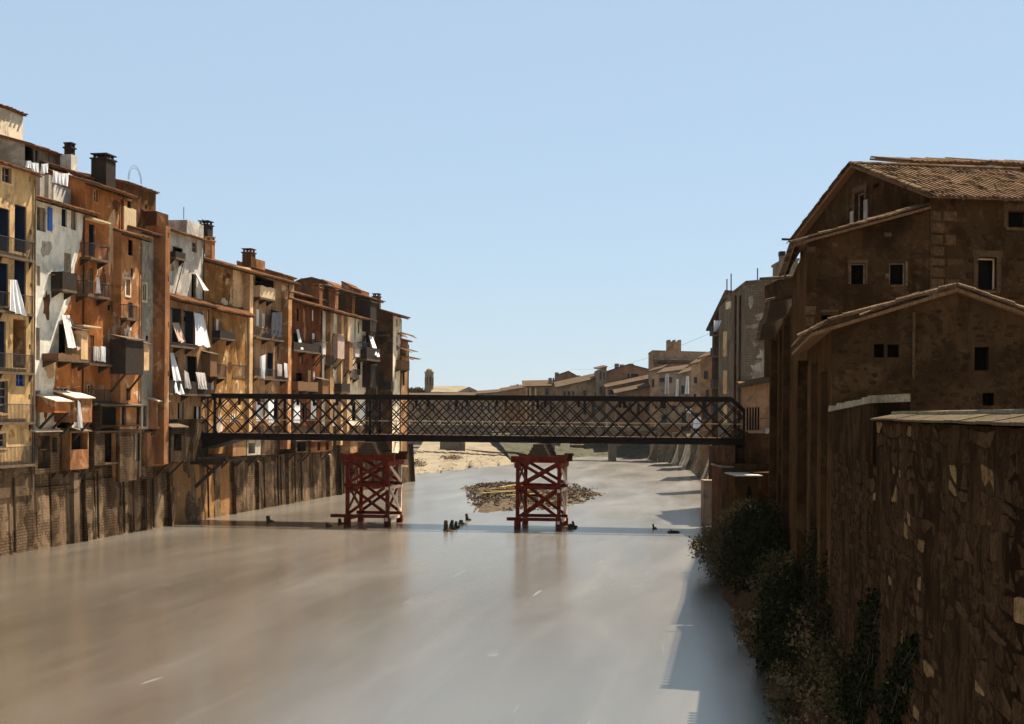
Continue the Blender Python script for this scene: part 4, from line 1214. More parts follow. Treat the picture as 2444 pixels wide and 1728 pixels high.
# sandy gravel bar beyond the left row
edge_px = [(948, 1142), (1000, 1134), (1060, 1128), (1120, 1120), (1180, 1114), (1240, 1109), (1300, 1100), (1370, 1090)]
edge = [on_water(x, y, -.04) for x, y in edge_px]
def dens(pl, n):
    out = []
    for a, b in zip(pl, pl[1:]):
        for i in range(n):
            out.append(a.lerp(b, i / n) + Vector((R.uniform(-.4, .4), R.uniform(-.6, .6), 0)))
    return out + [pl[-1]]
edge = dens(edge, 6)
top = [Vector((-8 - 14 * (1 - i / len(edge)) + 22 * i / len(edge), 345, 1.6)) for i in range(len(edge))]
ridged('gravel_bar', [tuple(e) for e in edge], [tuple(t) for t in top], 'sand', 14, .12)
mb = MB()
for i in range(260):
    t = R.random() ** 1.6
    e = edge[R.randrange(len(edge))]; f = top[R.randrange(len(top))]
    q = e.lerp(f, t * .7)
    r_ = R.uniform(.05, .15) * (1 - .3 * t)
    mb.blob((q.x + R.uniform(-1, 1), q.y, .02 + 1.6 * (t * .7) ** .8), r_, r_, r_ * .55, R.uniform(0, 3), n=5)
setp(part('pebbles', mb, 'gravel', None), 'scattered dark pebbles over the pale gravel bar', 'pebbles', kind='stuff')
for i, (x, y, sz) in enumerate(((1070, 1094, 1.0), (1088, 1094, .9), (975, 1083, 1.3), (985, 1105, 1.2), (1000, 1110, .9))):
    c = on_water(x, y, .8)
    t = thing('scrub_bush', ['dark scrub clump in the middle of the gravel bar, left of two', 'dark scrub clump in the middle of the gravel bar, right of two', 'low brown scrub at the top left of the gravel bar', 'low scrub near the end of the left house row', 'small low scrub at the water side of the gravel bar'][i], 'bush', c, 'scrub on the gravel bar')
    part('foliage', leaves(c, [((c.x, c.y, c.z + .2 * sz), (1.4 * sz, .9, .4 * sz))], 130, .16, 50 + i), 'leafdry', t)
    st = MB()
    for q in range(7):
        st.tube((c.x + R.uniform(-.7, .7), c.y, c.z - .2), (c.x + R.uniform(-1.2, 1.2), c.y, c.z + .7 * sz), .03, .01, n=4)
    part('stem', st, 'bark', t)

# debris islet
ic = on_water(1262, 1188)
mb = MB()
nu, nv = 46, 22
L0, L1 = on_water(1093, 1188).x, on_water(1430, 1186).x
Yn, Yf = on_water(1230, 1222).y, on_water(1260, 1150).y
def isl(u, v):
    """u -1..1 across, v -1..1 along; outline as in the photograph"""
    x = (L0 + L1) / 2 + u * (L1 - L0) / 2
    yc = (Yn + Yf) / 2 + v * (Yf - Yn) / 2
    return x, yc
rs = random.Random(5)
hz = {}
for j in range(nv + 1):
    for i in range(nu + 1):
        a = 2 * math.pi * i / nu; r_ = j / nv
        rx = r_ * math.cos(a); ry = r_ * math.sin(a)
        ww = 1 + .12 * math.sin(3 * a + 1) + .10 * math.sin(5 * a) + .07 * math.sin(9 * a + 2) + .05 * math.sin(14 * a)
        x, y = isl(rx * ww, ry * (1 - .25 * math.cos(a)) * ww * .95)
        z = .42 * (1 - r_ ** 2.2) - .08 + (rs.uniform(-.10, .10) if r_ < .97 else 0)
        mb.v.append((x, y, z))
for j in range(nv):
    for i in range(nu):
        a = j * (nu + 1) + i
        mb.f.append((a, a + 1, a + nu + 2, a + nu + 1))
setp(part('islet', mb, 'gravel', None, smooth=True), kind='structure')
peb = MB(); 
for i in range(1700):
    a = R.uniform(0, 6.28); r_ = R.random() ** .45
    x, y = isl(r_ * math.cos(a) * (1 + .1 * math.sin(3 * a + 1)), r_ * math.sin(a) * (1 - .25 * math.cos(a)) * .95)
    s_ = R.uniform(.05, .17)
    peb.blob((x, y, .42 * (1 - min(r_, 1) ** 2.2) - .03), s_, s_ * 1.2, s_ * .7, R.uniform(0, 3), n=5)
setp(part('islet_stones', peb, 'gravel', None), 'stones and rubble covering the debris islet', 'stones', kind='stuff')
gr = leaves((0, 0, 0), [((isl(u, v)[0], isl(u, v)[1], .25), (1.8, 3.4, .25)) for u, v in ((-.75, .25), (-.62, .45), (-.35, .62), (-.2, .5), (.62, .5), (.75, .2), (.6, -.1), (-.5, -.35), (-.1, -.6))], 1500, .12, 77)
setp(part('islet_grass', gr, 'leaf', None), 'dry brown weeds and twigs along the rim of the islet', 'weeds', kind='stuff')
plk = [((-.42, -.25), 4.2, .25, 'yellow plank lying across the islet, nearest the left'), ((-.2, -.15), 5.0, -.1, 'long yellow plank in the middle of the islet'), ((-.3, .15), 3.2, .6, 'short pale plank at the back of the islet heap'), ((-.08, -.38), 3.5, .15, 'yellow plank behind the left leg of the second trestle'), ((-.12, .3), 2.4, 1.2, 'stub of yellow board leaning on the islet rubble'), ((-.55, -.05), 3.0, -.3, 'thin yellow board at the left end of the islet')]
for (uv, ln, an, lb) in plk:
    x, y = isl(*uv)
    dx, dy = math.cos(an), math.sin(an)
    mb = MB(); mb.beam((x - dx * ln / 2, y - dy * ln / 2, .45), (x + dx * ln / 2, y + dy * ln / 2, .6 + R.uniform(0, .2)), .45, .09)
    setp(part('plank', mb, 'paleplank', None, loc=(x, y, .4)), lb, 'plank', 'planks stranded on the islet')
for uv, w, lb in (((-.33, 0), 1.3, 'grey slab of debris among the islet planks'), ((-.02, .1), 1.6, 'broad pale stone slab behind the second trestle'), ((.05, -.3), 1.1, 'dark block on the near edge of the islet')):
    x, y = isl(*uv)
    mb = MB(); mb.blob((x, y, .5), w, w * .9, .3, .4, .1, n=7)
    setp(part('rock', mb, 'stone' if 'dark' in lb or 'grey' in lb else 'stonepale', None, loc=(x, y, .3)), lb, 'rock')

# old pile stumps in the water
for i, (x, y, h, w, lb) in enumerate(((1064, 1266, .72, .26, 'leftmost and tallest stump of the row left of the second trestle'), (1076, 1263, .65, .26, 'second stump from the left in the row before the islet'), (1087, 1259, .45, .2, 'thin third stump in the row before the islet'), (1100, 1251, .32, .3, 'low round stump between the thin one and the far one'), (1116, 1242, .52, .2, 'farthest stump of the row, standing apart toward the islet'),
                                      (642, 1245, .45, .26, 'lone stump in the water below the left houses'), (811, 1250, .4, .22, 'pointed stump just left of the first trestle foot'), (783, 1256, .25, .2, 'low stump in the bridge shadow left of the first trestle'), (1362, 1262, .35, .3, 'broken stump just right of the second trestle foot'), (1370, 1258, .45, .16, 'thin split stump right of the second trestle'), (1560, 1262, .35, .12, 'small stump alone in open water toward the right bank'), (1602, 1271, .12, .4, 'low dark snag in the water near the right bank'))):
    c = on_water(x, y)
    mb = MB()
    w *= .62
    lx = R.uniform(-.06, .06)
    mb.tube((c.x, c.y, -.5), (c.x + lx, c.y, h * .55), w * 1.15, w, n=7)
    mb.tube((c.x + lx, c.y, h * .55), (c.x + lx * 2, c.y, h), w * .95, w * R.uniform(.6, .9), n=7)
    mb.blob((c.x + .1, c.y - .1, .02), w * 1.9, w * 1.6, .16)
    setp(part('pile_stump', mb, 'darkwood', None, loc=(c.x, c.y, 0)), lb, 'stump', 'old pile stumps standing in the river')

# ------------------------------------------------------------------ lattice bridge
BL, BR = Vector((-24.4, 102.6, 0)), Vector((16.95, 97.6, 0))
AX = (BR - BL).normalized(); CR = Vector((.163, .987, 0)).normalized()
LEN = (BR - BL).length
ZT, ZB = 9.68, 6.2
br = thing('lattice_bridge', 'black riveted iron lattice girder bridge crossing the whole river', 'bridge', BL + Vector((0, 0, ZB)))
def BP(t, c, z):
    q = BL + AX * t + CR * c
    return (q.x, q.y, z)
def bpx(t, c):
    q = BP(t, c, 8); return q[0] / q[1]
def solve_t(c, v):
    lo, hi = 0, LEN
    for _ in range(50):
        m_ = (lo + hi) / 2
        if bpx(m_, c) < v: lo = m_
        else: hi = m_
    return lo
PHASE = solve_t(4.0, (1590 - CX) / F_PX) - solve_t(0.0, (1590 - CX) / F_PX)
def bbox(mb, t0, t1, c0, c1, z0, z1):
    mb.hexa([BP(t0, c0, z0), BP(t1, c0, z0), BP(t1, c1, z0), BP(t0, c1, z0), BP(t0, c0, z1), BP(t1, c0, z1), BP(t1, c1, z1), BP(t0, c1, z1)])
CH = 1.15   # length of the sloping end at the right
for gi, c in enumerate((0.0, 4.0)):
    mb = MB(); bbox(mb, -.75, LEN - CH, c - .2, c + .2, ZT - .1, ZT); bbox(mb, -.75, LEN - CH, c - .06, c + .06, ZT - .36, ZT - .1); part('top_chord', mb, 'bridge', br)
    mb = MB(); bbox(mb, -.75, LEN, c - .22, c + .22, ZB, ZB + .1); bbox(mb, -.75, LEN, c - .06, c + .06, ZB + .1, ZB + .44); bbox(mb, -.75, LEN, c - .16, c + .16, ZB + .44, ZB + .5); part('bottom_chord', mb, 'bridge', br)
    mb = MB(); mb.beam(BP(LEN - CH - .05, c, ZT - .12), BP(LEN - .1, c, ZT - 1.12), .34, .3); part('end_brace', mb, 'bridge', br)
    mb = MB(); bbox(mb, LEN - .3, LEN, c - .17, c + .17, ZB + .5, ZT - 1.05); part('end_post', mb, 'bridge', br)
    mb = MB(); bbox(mb, -.75, .55 if gi == 0 else .5, c + .06, c + .2, ZB + .5, ZT - .36); part('end_post', mb, 'bridge', br)
    for t in (1.9, 13.9) if gi == 0 else (6.0, 13.6):
        mb = MB(); bbox(mb, t - .1, t + .1, c + .05, c + .2, ZB + .5, ZT - .36); part('post', mb, 'bridge', br)
    for i in range(13):
        t = 2.2 + i * 3.02
        mb = MB(); bbox(mb, t, t + .2, c + .07, c + .19, ZT - .85, ZT - .36); part('gusset_post', mb, 'bridge', br)
    pitch, zl, zh = 1.1, ZB + .36, ZT - .2
    H = zh - zl
    off = .1 + (PHASE if gi else 0)
    for dr in (1, -1):
        n = int((LEN + 2 * H) / pitch) + 2
        for i in range(-5, n):
            t0 = off + i * pitch
            t1 = t0 + dr * H
            za, zb = zl, zh
            a, b = t0, t1
            # clip to the girder panel
            def zat(t): return zl + (t - t0) / (t1 - t0) * H
            lo, hi = (-.7, LEN - .15)
            if a < lo: za = zat(lo); a = lo
            if a > hi: za = zat(hi); a = hi
            if b < lo: zb = zat(lo); b = lo
            if b > hi: zb = zat(hi); b = hi
            # sloping end at the right
            if max(a, b) > LEN - CH:
                def over(t, z): return z > ZT - .15 - max(0, (t - (LEN - CH))) * .88
                for _ in range(60):
                    if over(b, zb):
                        b -= (b - a) * .03; zb -= (zb - za) * .03
                    elif over(a, za):
                        a += (b - a) * .03; za += (zb - za) * .03
            if abs(zb - za) < .25: continue
            mb = MB(); dd = .045 * dr
            mb.beam(BP(a, c + dd, za), BP(b, c + dd, zb),   .03, .088, (CR.x * 0, 0, 1))
            o = part('lattice_bar', mb, 'bridgered' if (gi == 0 and dr > 0 and R.random() < .35) else 'bridge', br)
mb = MB(); bbox(mb, -.5, LEN + .3, .3, 3.7, ZB + .32, ZB + .47); part('deck', mb, 'wood', br)
for i in range(20):
    t = 1 + i * 2.1
    mb = MB(); bbox(mb, t, t + .18, .1, 3.9, ZB + .11, ZB + .32); part('cross_beam', mb, 'bridge', br)
for c, z in ((.5, ZB + 1.5), (3.5, ZB + 1.5)):
    mb = MB()
    a_, b_ = BP(0.3, c, z), BP(LEN - .3, c, z)
    mb.beam(a_, b_, .04, .05)
    part('handrail', mb, 'palewood', br)
# landing bracket at the left end
mb = MB(); mb.prism([BP(-.6, .1, ZB), BP(3.4, .1, ZB), BP(-.6, .1, ZB - 1.15)], CR * 3.6); part('haunch', mb, 'bridge', br)
pb = thing('timber_bracket', 'dark timber platform on a slanting strut below the left bridge end', 'bracket', BP(0, -.2, 4))
mb = MB(); bbox(mb, -.6, 3.1, -.6, 3.6, 4.55, 4.72); bbox(mb, -.6, 2.8, -.5, -.2, 4.3, 4.55); part('platform', mb, 'darkwood', pb)
mb = MB(); mb.beam(BP(2.5, -.35, 4.35), BP(.6, -.35, 2.6), .25, .25); part('strut', mb, 'darkwood', pb)
mb = MB(); mb.beam(BP(1.2, -.35, 4.35), BP(2.1, -.3, 3.7), .16, .16); part('strut', mb, 'darkwood', pb)
mb = MB()
for i in range(60):
    q = BP(R.uniform(-.5, 3.0), R.uniform(-.5, .5), 4.78); mb.blob(q, .14, .14, .1, n=5)
part('rubble', mb, 'pebble', pb, kind='stuff')

# ------------------------------------------------------------------ timber trestles
def trestle(label, foot, ext_left=1.0):
    o = Vector(foot)
    ax = (AX * 1.0).normalized(); cr = CR
    t = thing('timber_trestle', label, 'trestle', o, 'red timber trestles propping the bridge')
    WD, DP = 3.0, 3.7
    def P(a, c, z):
        q = o + ax * a + cr * c
        return (q.x, q.y, z)
    zc, zm, zl_ = 5.15, 3.0, .72
    ins = .12
    def leg_at(a, c, z):
        f = (z + 0) / zc
        return P(a + (ins if a < 1 else -ins) * f * -.2, c, z)
    for a in (0, WD):
        for c in (0, DP):
            mb = MB(); mb.beam(P(a, c, -.6), P(a, c, zl_ - .15), .44, .44, (ax.x, ax.y, 0)); part('foot', mb, 'red', t)
            mb = MB(); mb.beam(P(a, c, zl_ - .15), P(a, c, zc - .35), .26, .26, (ax.x, ax.y, 0)); part('leg', mb, 'redlit' if (a > 0 and c > 0) else 'red', t)  # back right leg coloured as if sunlit
    for c in (0, DP):
        mb = MB(); mb.beam(P(-.5, c, zc - .12), P(WD + .5, c, zc - .12), .4, .46); part('cap_beam', mb, 'red', t)
        mb = MB(); mb.beam(P(-.2, c - .17, zm), P(WD + .2, c - .17, zm), .13, .24); part('waling', mb, 'red', t)
        mb = MB(); mb.beam(P(-ext_left if c == 0 else -.3, c - .2, zl_), P(WD + .2, c - .2, zl_), .16, .24); part('waling', mb, 'red', t)
        for z0, z1 in ((zl_ + .1, zm - .1), (zm + .12, zc - .38)):
            mb = MB(); mb.beam(P(.1, c - .16, z0 + .05), P(WD - .1, c - .16, z1), .11, .22); part('brace', mb, 'red', t)
            mb = MB(); mb.beam(P(.1, c + .16, z1), P(WD - .1, c + .16, z0 + .05), .11, .22); part('brace', mb, 'red', t)
    for a in (0, WD):
        mb = MB(); mb.beam(P(a, -.55, zc - .55), P(a, DP + .55, zc - .55), .36, .36); part('cap_beam', mb, 'red', t)
        for z in (zm - .22, zl_ - .22):
            mb = MB(); mb.beam(P(a, -.35, z), P(a, DP + .35, z), .2, .22); part('waling', mb, 'red' if a == 0 else 'redlit', t)
        for z0, z1 in ((zl_ + .1, zm - .2), (zm + .1, zc - .7)):
            mb = MB(); mb.beam(P(a - .12, .1, z0), P(a - .12, DP - .1, z1), .09, .2); part('brace', mb, 'red', t)
            mb = MB(); mb.beam(P(a + .12, .1, z1), P(a + .12, DP - .1, z0), .09, .2); part('brace', mb, 'red' if a == 0 else 'redlit', t)
    mb = MB()
    for k_ in range(4):
        mb.hexa([P(WD / 2 - .75 + .12 * k_, -.2, zc + .11 + .22 * k_), P(WD / 2 + .75 - .12 * k_, -.2, zc + .11 + .22 * k_), P(WD / 2 + .75 - .12 * k_, DP + .2, zc + .11 + .22 * k_), P(WD / 2 - .75 + .12 * k_, DP + .2, zc + .11 + .22 * k_),
                 P(WD / 2 - .75 + .12 * k_, -.2, zc + .32 + .22 * k_), P(WD / 2 + .75 - .12 * k_, -.2, zc + .32 + .22 * k_), P(WD / 2 + .75 - .12 * k_, DP + .2, zc + .32 + .22 * k_), P(WD / 2 - .75 + .12 * k_, DP + .2, zc + .32 + .22 * k_)])
    part('bearing_block', mb, 'darkwood', t)
    mb = MB(); mb.beam(P(WD - .1, -.1, zc + .16), P(WD + .6, -.1, zc + .16), .3, .18); mb.beam(P(WD - .1, DP, zc + .16), P(WD + .6, DP, zc + .16), .3, .18); part('packing', mb, 'darkwood', t)
f1 = on_water(829, 1254); f2 = on_water(1235, 1262)
trestle('red timber trestle nearer the left houses, standing in murky water', (f1.x, f1.y, 0), 1.2)
trestle('red timber trestle in midstream in front of the debris islet', (f2.x, f2.y, 0), .75)
# ------------------------------------------------------------------ right bank, near houses
XB, SL = 2.63, .163           # river face line: X = XB + SL*Y
def RX(Y): return XB + SL * Y
cA = (RX(48.6), 48.6); cB = (RX(36.0), 36.0)
NB = 'old stone houses on the right bank'
FRV = Fr(RX(100), 100, -SL, -1)            # river face, s grows toward the camera
def sY(Y): return (100 - Y) * math.hypot(SL, 1)

def front_frame(c, u): return Fr(c[0], c[1], u[0], u[1])
FA = front_frame(cA, (.9903, -.139))
FB = front_frame(cB, (.987, -.16))
UC = (14.77, 48.0)
FU = front_frame(UC, (.99, .144))
FG = Fr(UC[0] - .144 * 13, UC[1] + .99 * 13, .144, -.99)

def px_holes(fr, d, rects, depth=.35):
    out = []
    for x0, y0, x1, y1 in rects:
        a, _ = fr.px(x0, (y0 + y1) / 2, d); b, _ = fr.px(x1, (y0 + y1) / 2, d)
        _, q = fr.px((x0 + x1) / 2, y0, d); _, p = fr.px((x0 + x1) / 2, y1, d)
        out.append((min(a, b), max(a, b), p, q, depth))
    return out

def dark_back(root, fr, h, d, frame=None, surround=None):
    a, b, p, q = h[:4]
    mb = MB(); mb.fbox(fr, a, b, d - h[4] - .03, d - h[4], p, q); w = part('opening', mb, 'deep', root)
    if frame:
        f = MB(); t = .05; dd = d - .15
        f.fbox(fr, a, a + t, dd - .05, dd, p, q); f.fbox(fr, b - t, b, dd - .05, dd, p, q); f.fbox(fr, a + t, b - t, dd - .05, dd, q - t, q)
        part('window_frame', f, frame, w)
    if surround:
        s = MB(); t = .16
        s.fbox(fr, a - t, a - .005, d, d + .03, p - .05, q + .05); s.fbox(fr, b + .005, b + t, d, d + .03, p - .05, q + .05)
        s.fbox(fr, a - t - .06, b + t + .06, d, d + .035, q + .05, q + .27)
        s.fbox(fr, a - .1, b + .1, d, d + .09, p - .14, p - .05)
        part('window_surround', s, surround, root)

def rubble(root, fr, s0, s1, z0, z1, n, mats, d=0.0, wr=(.25, .55), hr=(.12, .28), avoid=(), topf=None, name='stone', pr=(.01, .05)):
    k_ = 0; tries = 0; used = []
    while k_ < n and tries < n * 8:
        tries += 1
        w, h = R.uniform(*wr), R.uniform(*hr)
        s, z = R.uniform(s0, s1 - w), R.uniform(z0, z1 - h)
        if topf and z + h > topf(s + w / 2) - .25: continue
        if any(s < b + .05 and s + w > a - .05 and z < q + .1 and z + h > p - .1 for a, b, p, q in [x[:4] for x in avoid]): continue
        if any(s < u[1] and s + w > u[0] and z < u[3] and z + h > u[2] for u in used): continue
        used.append((s, s + w, z, z + h))
        mb = MB(); stone_poly(mb, fr, s, s + w, z, z + h, d - .01, d + R.uniform(*pr))
        part(name, mb, R.choice(mats), root)
        k_ += 1

# shared clay tile: half barrel, tapered, local x = across, y = down the slope, z = up
def tile_mesh(name, mat, L=.44, r0=.085, r1=.105, n=5):
    mb = MB()
    for y, r_ in ((0, r0), (L, r1)):
        for i in range(n + 1):
            t = math.pi * i / n
            mb.v.append((-math.cos(t) * r_, y, math.sin(t) * r_ * .85))
        for i in range(n + 1):
            t = math.pi * i / n
            mb.v.append((-math.cos(t) * (r_ - .018), y, math.sin(t) * (r_ - .018) * .85))
    m_ = n + 1
    for i in range(n):
        mb.f.append((i, i + 1, 2 * m_ + i + 1, 2 * m_ + i))
        mb.f.append((m_ + i, 3 * m_ + i, 3 * m_ + i + 1, m_ + i + 1))
        mb.f.append((2 * m_ + i, 2 * m_ + i + 1, 3 * m_ + i + 1, 3 * m_ + i))
        mb.f.append((i, m_ + i, m_ + i + 1, i + 1))
    return mesh_only(name, mb, mat), mb
TILE, TILE_MB = tile_mesh('roof_tile', 'tile_r')
VT, _ = tile_mesh('verge_tile', 'tile_r', .46, .11, .135)

def basis(x, y):
    x = Vector(x).normalized(); y = Vector(y).normalized(); z = x.cross(y).normalized(); x = y.cross(z)
    return Matrix((x, y, z)).transposed().to_quaternion()

def verge(root, p_hi, p_lo, n=None, two=True):
    """row of cover tiles from the high end to the low end"""
    a, b = Vector(p_hi), Vector(p_lo)
    L = (b - a).length
    n = n or max(2, int(L / .345))
    dv = (b - a) / n
    sd = dv.cross(Vector((0, 0, 1)))
    for i in range(n):
        q = a + dv * i + Vector((R.uniform(-.012, .012), R.uniform(-.012, .012), .02 + R.uniform(-.006, .012)))
        ax = basis(sd + Vector((R.uniform(-.03, .03), R.uniform(-.03, .03), 0)), dv + Vector((R.uniform(-.012, .012), 0, R.uniform(-.008, .008))))
        place('verge_tile', VT, root, q, ax, (R.uniform(.94, 1.06), R.uniform(.97, 1.04), R.uniform(.9, 1.1)))

# --- upper house
U = thing('stone_house', 'tall shaded stone house with tiled gable roof and corner quoins at upper right', 'house', (UC[0], UC[1], 0), NB)
zE, zR = 16.25, 18.4
gh = px_holes(FG, 0, [(2040, 460, 2063, 528), (2084, 436, 2097, 448)])
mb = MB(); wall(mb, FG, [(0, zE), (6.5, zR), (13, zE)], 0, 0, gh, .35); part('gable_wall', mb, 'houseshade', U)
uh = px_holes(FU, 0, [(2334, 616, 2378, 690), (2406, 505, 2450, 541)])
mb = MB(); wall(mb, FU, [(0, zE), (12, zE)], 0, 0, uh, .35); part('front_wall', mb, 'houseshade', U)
dark_back(U, FG, gh[0], 0, 'shutter', 'quoin'); dark_back(U, FG, gh[1], 0)
dark_back(U, FU, uh[0], 0, 'palewood', 'quoin'); dark_back(U, FU, uh[1], 0, None, 'quoin')
mb = MB(); a, b, p_, q_ = gh[0][:4]; mb.fbox(FG, b + .05, b + .4, .02, .06, p_ - .1, p_ + .75); mb.fbox(FG, a - .35, a - .03, .02, .06, p_ - .1, p_ + .5); part('shutter', mb, 'grey', U)
# roof: two slopes, frame FU direction; gable overhang .25, eave overhang .5
def UP(s, d, z): return FU.W(s, d, z)
half = 6.5
tanp = (zR - zE) / half
mb = MB()
for sg in (1, -1):
    ev = .55
    e0 = (.55, zE - .55 * tanp) if sg > 0 else (-13 - .55, zE - .55 * tanp)
    dR = -6.5
    mb.hexa([UP(-.3, e0[0], e0[1] - .02), UP(12, e0[0], e0[1] - .02), UP(12, dR, zR - .02), UP(-.3, dR, zR - .02),
             UP(-.3, e0[0], e0[1] + .08), UP(12, e0[0], e0[1] + .08), UP(12, dR, zR + .08), UP(-.3, dR, zR + .08)])
rf = part('roof', mb, 'wood', U)
# tiles of the visible slope
ncol, nrow = 42, 22
sl = math.hypot(7.05, 7.05 * tanp)
dn = (Vector(UP(0, .55, zE - .55 * tanp)) - Vector(UP(0, -6.5, zR))).normalized()
sx = Vector((FU.u[0], FU.u[1], 0))
tq = []
for i in range(ncol):
    for j in range(nrow):
        tq.append((i, j))
tq.sort(key=lambda t: (t[0] * .23 + (nrow - t[1]) * .32))
far = MB()
for kk, (i, j) in enumerate(tq):
    s = -.22 + i * .232 + R.uniform(-.012, .012)
    q = Vector(UP(s, -6.5, zR + .085)) + dn * (j * sl / nrow) + Vector((0, 0, R.uniform(-.012, .055)))
    jy = dn + sx * R.uniform(-.2, .2) + Vector((0, 0, R.uniform(-.07, .05)))
    rot = basis(sx, jy)
    if R.random() < .05: continue
    if kk < 300:
        place('roof_tile', TILE, rf, q, rot, (R.uniform(.95, 1.1), R.uniform(.95, 1.08), R.uniform(.9, 1.15)))
    else:
        mt = rot.to_matrix()
        k0 = len(far.v)
        far.v += [tuple(q + mt @ Vector(v)) for v in TILE_MB.v]
        far.f += [tuple(k0 + x for x in f) for f in TILE_MB.f]
part('tile_field', far, 'tile_rs', rf, kind='stuff')
pan = MB()
for i in range(ncol + 1):
    s = -.32 + i * .232
    pan.beam(Vector(UP(s, -6.4, zR + .07)), Vector(UP(s, .6, zE - .55 * tanp + .09)), .1, .03)
part('pan_tiles', pan, 'tile_rs', rf, kind='stuff')
verge(rf, UP(-.3, -6.5, zR + .13), UP(-.3, .6, zE - .6 * tanp + .12))
for i in range(18):
    q = Vector(UP(-.3 + i * .4, -6.5, zR + .12)); place('ridge_tile', VT, rf, q, basis(dn, sx), (1, 1, 1))
verge(rf, UP(-.3, -6.5, zR + .13), UP(-.3, -13.5, zE - .55 * tanp + .12))
rb = MB(); rb.beam(at(1866, 571, 60), at(1900, 572, 60), .09, .09); part('rafter_end', rb, 'darkwood', rf)
# quoins
z = 8.6; i = 0
while z < 15.7:
    h = R.uniform(.3, .46)
    l = (1.15 if i % 2 else .62) * R.uniform(.85, 1.15)
    cut = R.uniform(.4, .6) if l > .8 else 1
    x = 0
    for ll in ((l * cut, l * (1 - cut)) if cut < 1 else (l,)):
        mb = MB(); mb.rbox(FU, x + .012, x + ll - .012, -.02, R.uniform(.05, .085), z + .012, z + h - .012, .012)
        part('quoin_stone', mb, 'quoin', U); x += ll
    z += h; i += 1
rubble(U, FU, 1.3, 4.2, 9.5, 15.4, 60, ['stone', 'stone', 'houseshade2'], 0, avoid=uh)
# upper attic behind
t = thing('attic_block', 'long upper attic with its own mossy tile roof behind the stone house ridge', 'house', (17.5, 60, 14))
fq = Fr(17.55, 60, .99, .10)
mb = MB(); wall(mb, fq, [(0, 19.6), (14, 19.6)], 14, 0); 
mb.face(fq.W(0, 0, 14), fq.W(0, 0, 19.6), fq.W(0, -5, 20.6), fq.W(0, -5, 14)); part('wall', mb, 'houseshade', t)
rr = roof_slab(t, fq, -.35, 14, .6, -4, 19.55, .22, 'tile_rs')

# --- lean-to house A
A = thing('stone_house', 'shaded lean-to stone house with two square windows under a rising tiled verge', 'house', (cA[0], cA[1], 0), NB)
sC = math.hypot(UC[0] - cA[0], UC[1] - cA[1])
zAl, zAr = FA.px(1913, 580, 0)[1], FA.px(2193, 502, 0)[1]
ah = px_holes(FA, 0, [(2029, 628, 2065, 678), (2122, 627, 2160, 680), (1961, 752, 1986, 768)])
topA = lambda s: zAl + (zAr - zAl) * s / sC
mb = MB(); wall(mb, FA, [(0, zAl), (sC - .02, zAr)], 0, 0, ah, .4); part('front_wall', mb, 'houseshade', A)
for h in ah[:2]: dark_back(A, FA, h, 0, 'shutter', None)
dark_back(A, FA, ah[2], 0)
mb = MB(); a, b, p_, q_ = ah[0][:4]; mb.fbox(FA, a - .08, a - .005, 0, .03, p_, q_); mb.fbox(FA, b + .005, b + .08, 0, .03, p_, q_); mb.fbox(FA, a - .1, b + .1, 0, .03, q_ + .01, q_ + .12); part('window_surround', mb, 'quoin', A)
mb = MB(); a, b, p_, q_ = ah[1][:4]; mb.rbox(FA, b + .005, b + .1, -.01, .04, p_ - .05, q_ + .05); mb.rbox(FA, a - .13, a - .005, -.01, .05, p_ + .2, p_ + .42); mb.rbox(FA, a, b, -.3, .05, p_ - .1, p_ - .005); part('window_surround', mb, 'stonepale', A)
mb = MB(); wall(mb, FRV, [(sY(61), zAl), (sY(48.6), zAl)], 0, 0); part('river_wall_face', mb, 'houseshade2', A)
mb = MB()
p0, p1, p2, p3 = FA.W(-.45, .22, zAl - .12), FA.W(sC, .22, zAr + .02), (UC[0] - .144 * 13, UC[1] + .99 * 13, zAr + .02), (RX(61) - .4, 61, zAl - .12)
mb.hexa([p0, p1, p2, p3] + [(q[0], q[1], q[2] + .1) for q in (p0, p1, p2, p3)])
ra = part('roof', mb, 'wood', A)
verge(ra, FA.W(sC - .05, .16, zAr + .13), FA.W(-.5, .16, zAl - .02))
verge(ra, FA.W(sC - .4, -.12, zAr + .12), FA.W(-.45, -.12, zAl - .02))
for i in range(26):
    q = Vector((RX(48.4 + i * .45) - .55, 48.4 + i * .45, zAl - .06)); place('eave_tile', TILE, ra, q + Vector((.35, 0, .1)), basis((.163, .987, 0), (-.95, .16, -.26)))
for (x, y, w, h) in ((1925, 588, 22, 16), (1922, 730, 26, 22), (1924, 755, 20, 24), (1958, 738, 44, 9), (1985, 580, 14, 10), (2110, 555, 18, 10)):
    a, q_ = FA.px(x, y, 0); b, p_ = FA.px(x + w, y + h, 0)
    mb = MB(); mb.rbox(FA, a, b, -.01, .05, p_, q_, .01); part('corner_stone', mb, 'quoin', A)
rubble(A, FA, .1, sC - .1, 8.4, zAl, 60, ['stone', 'houseshade2', 'stone'], 0, avoid=ah, topf=topA)

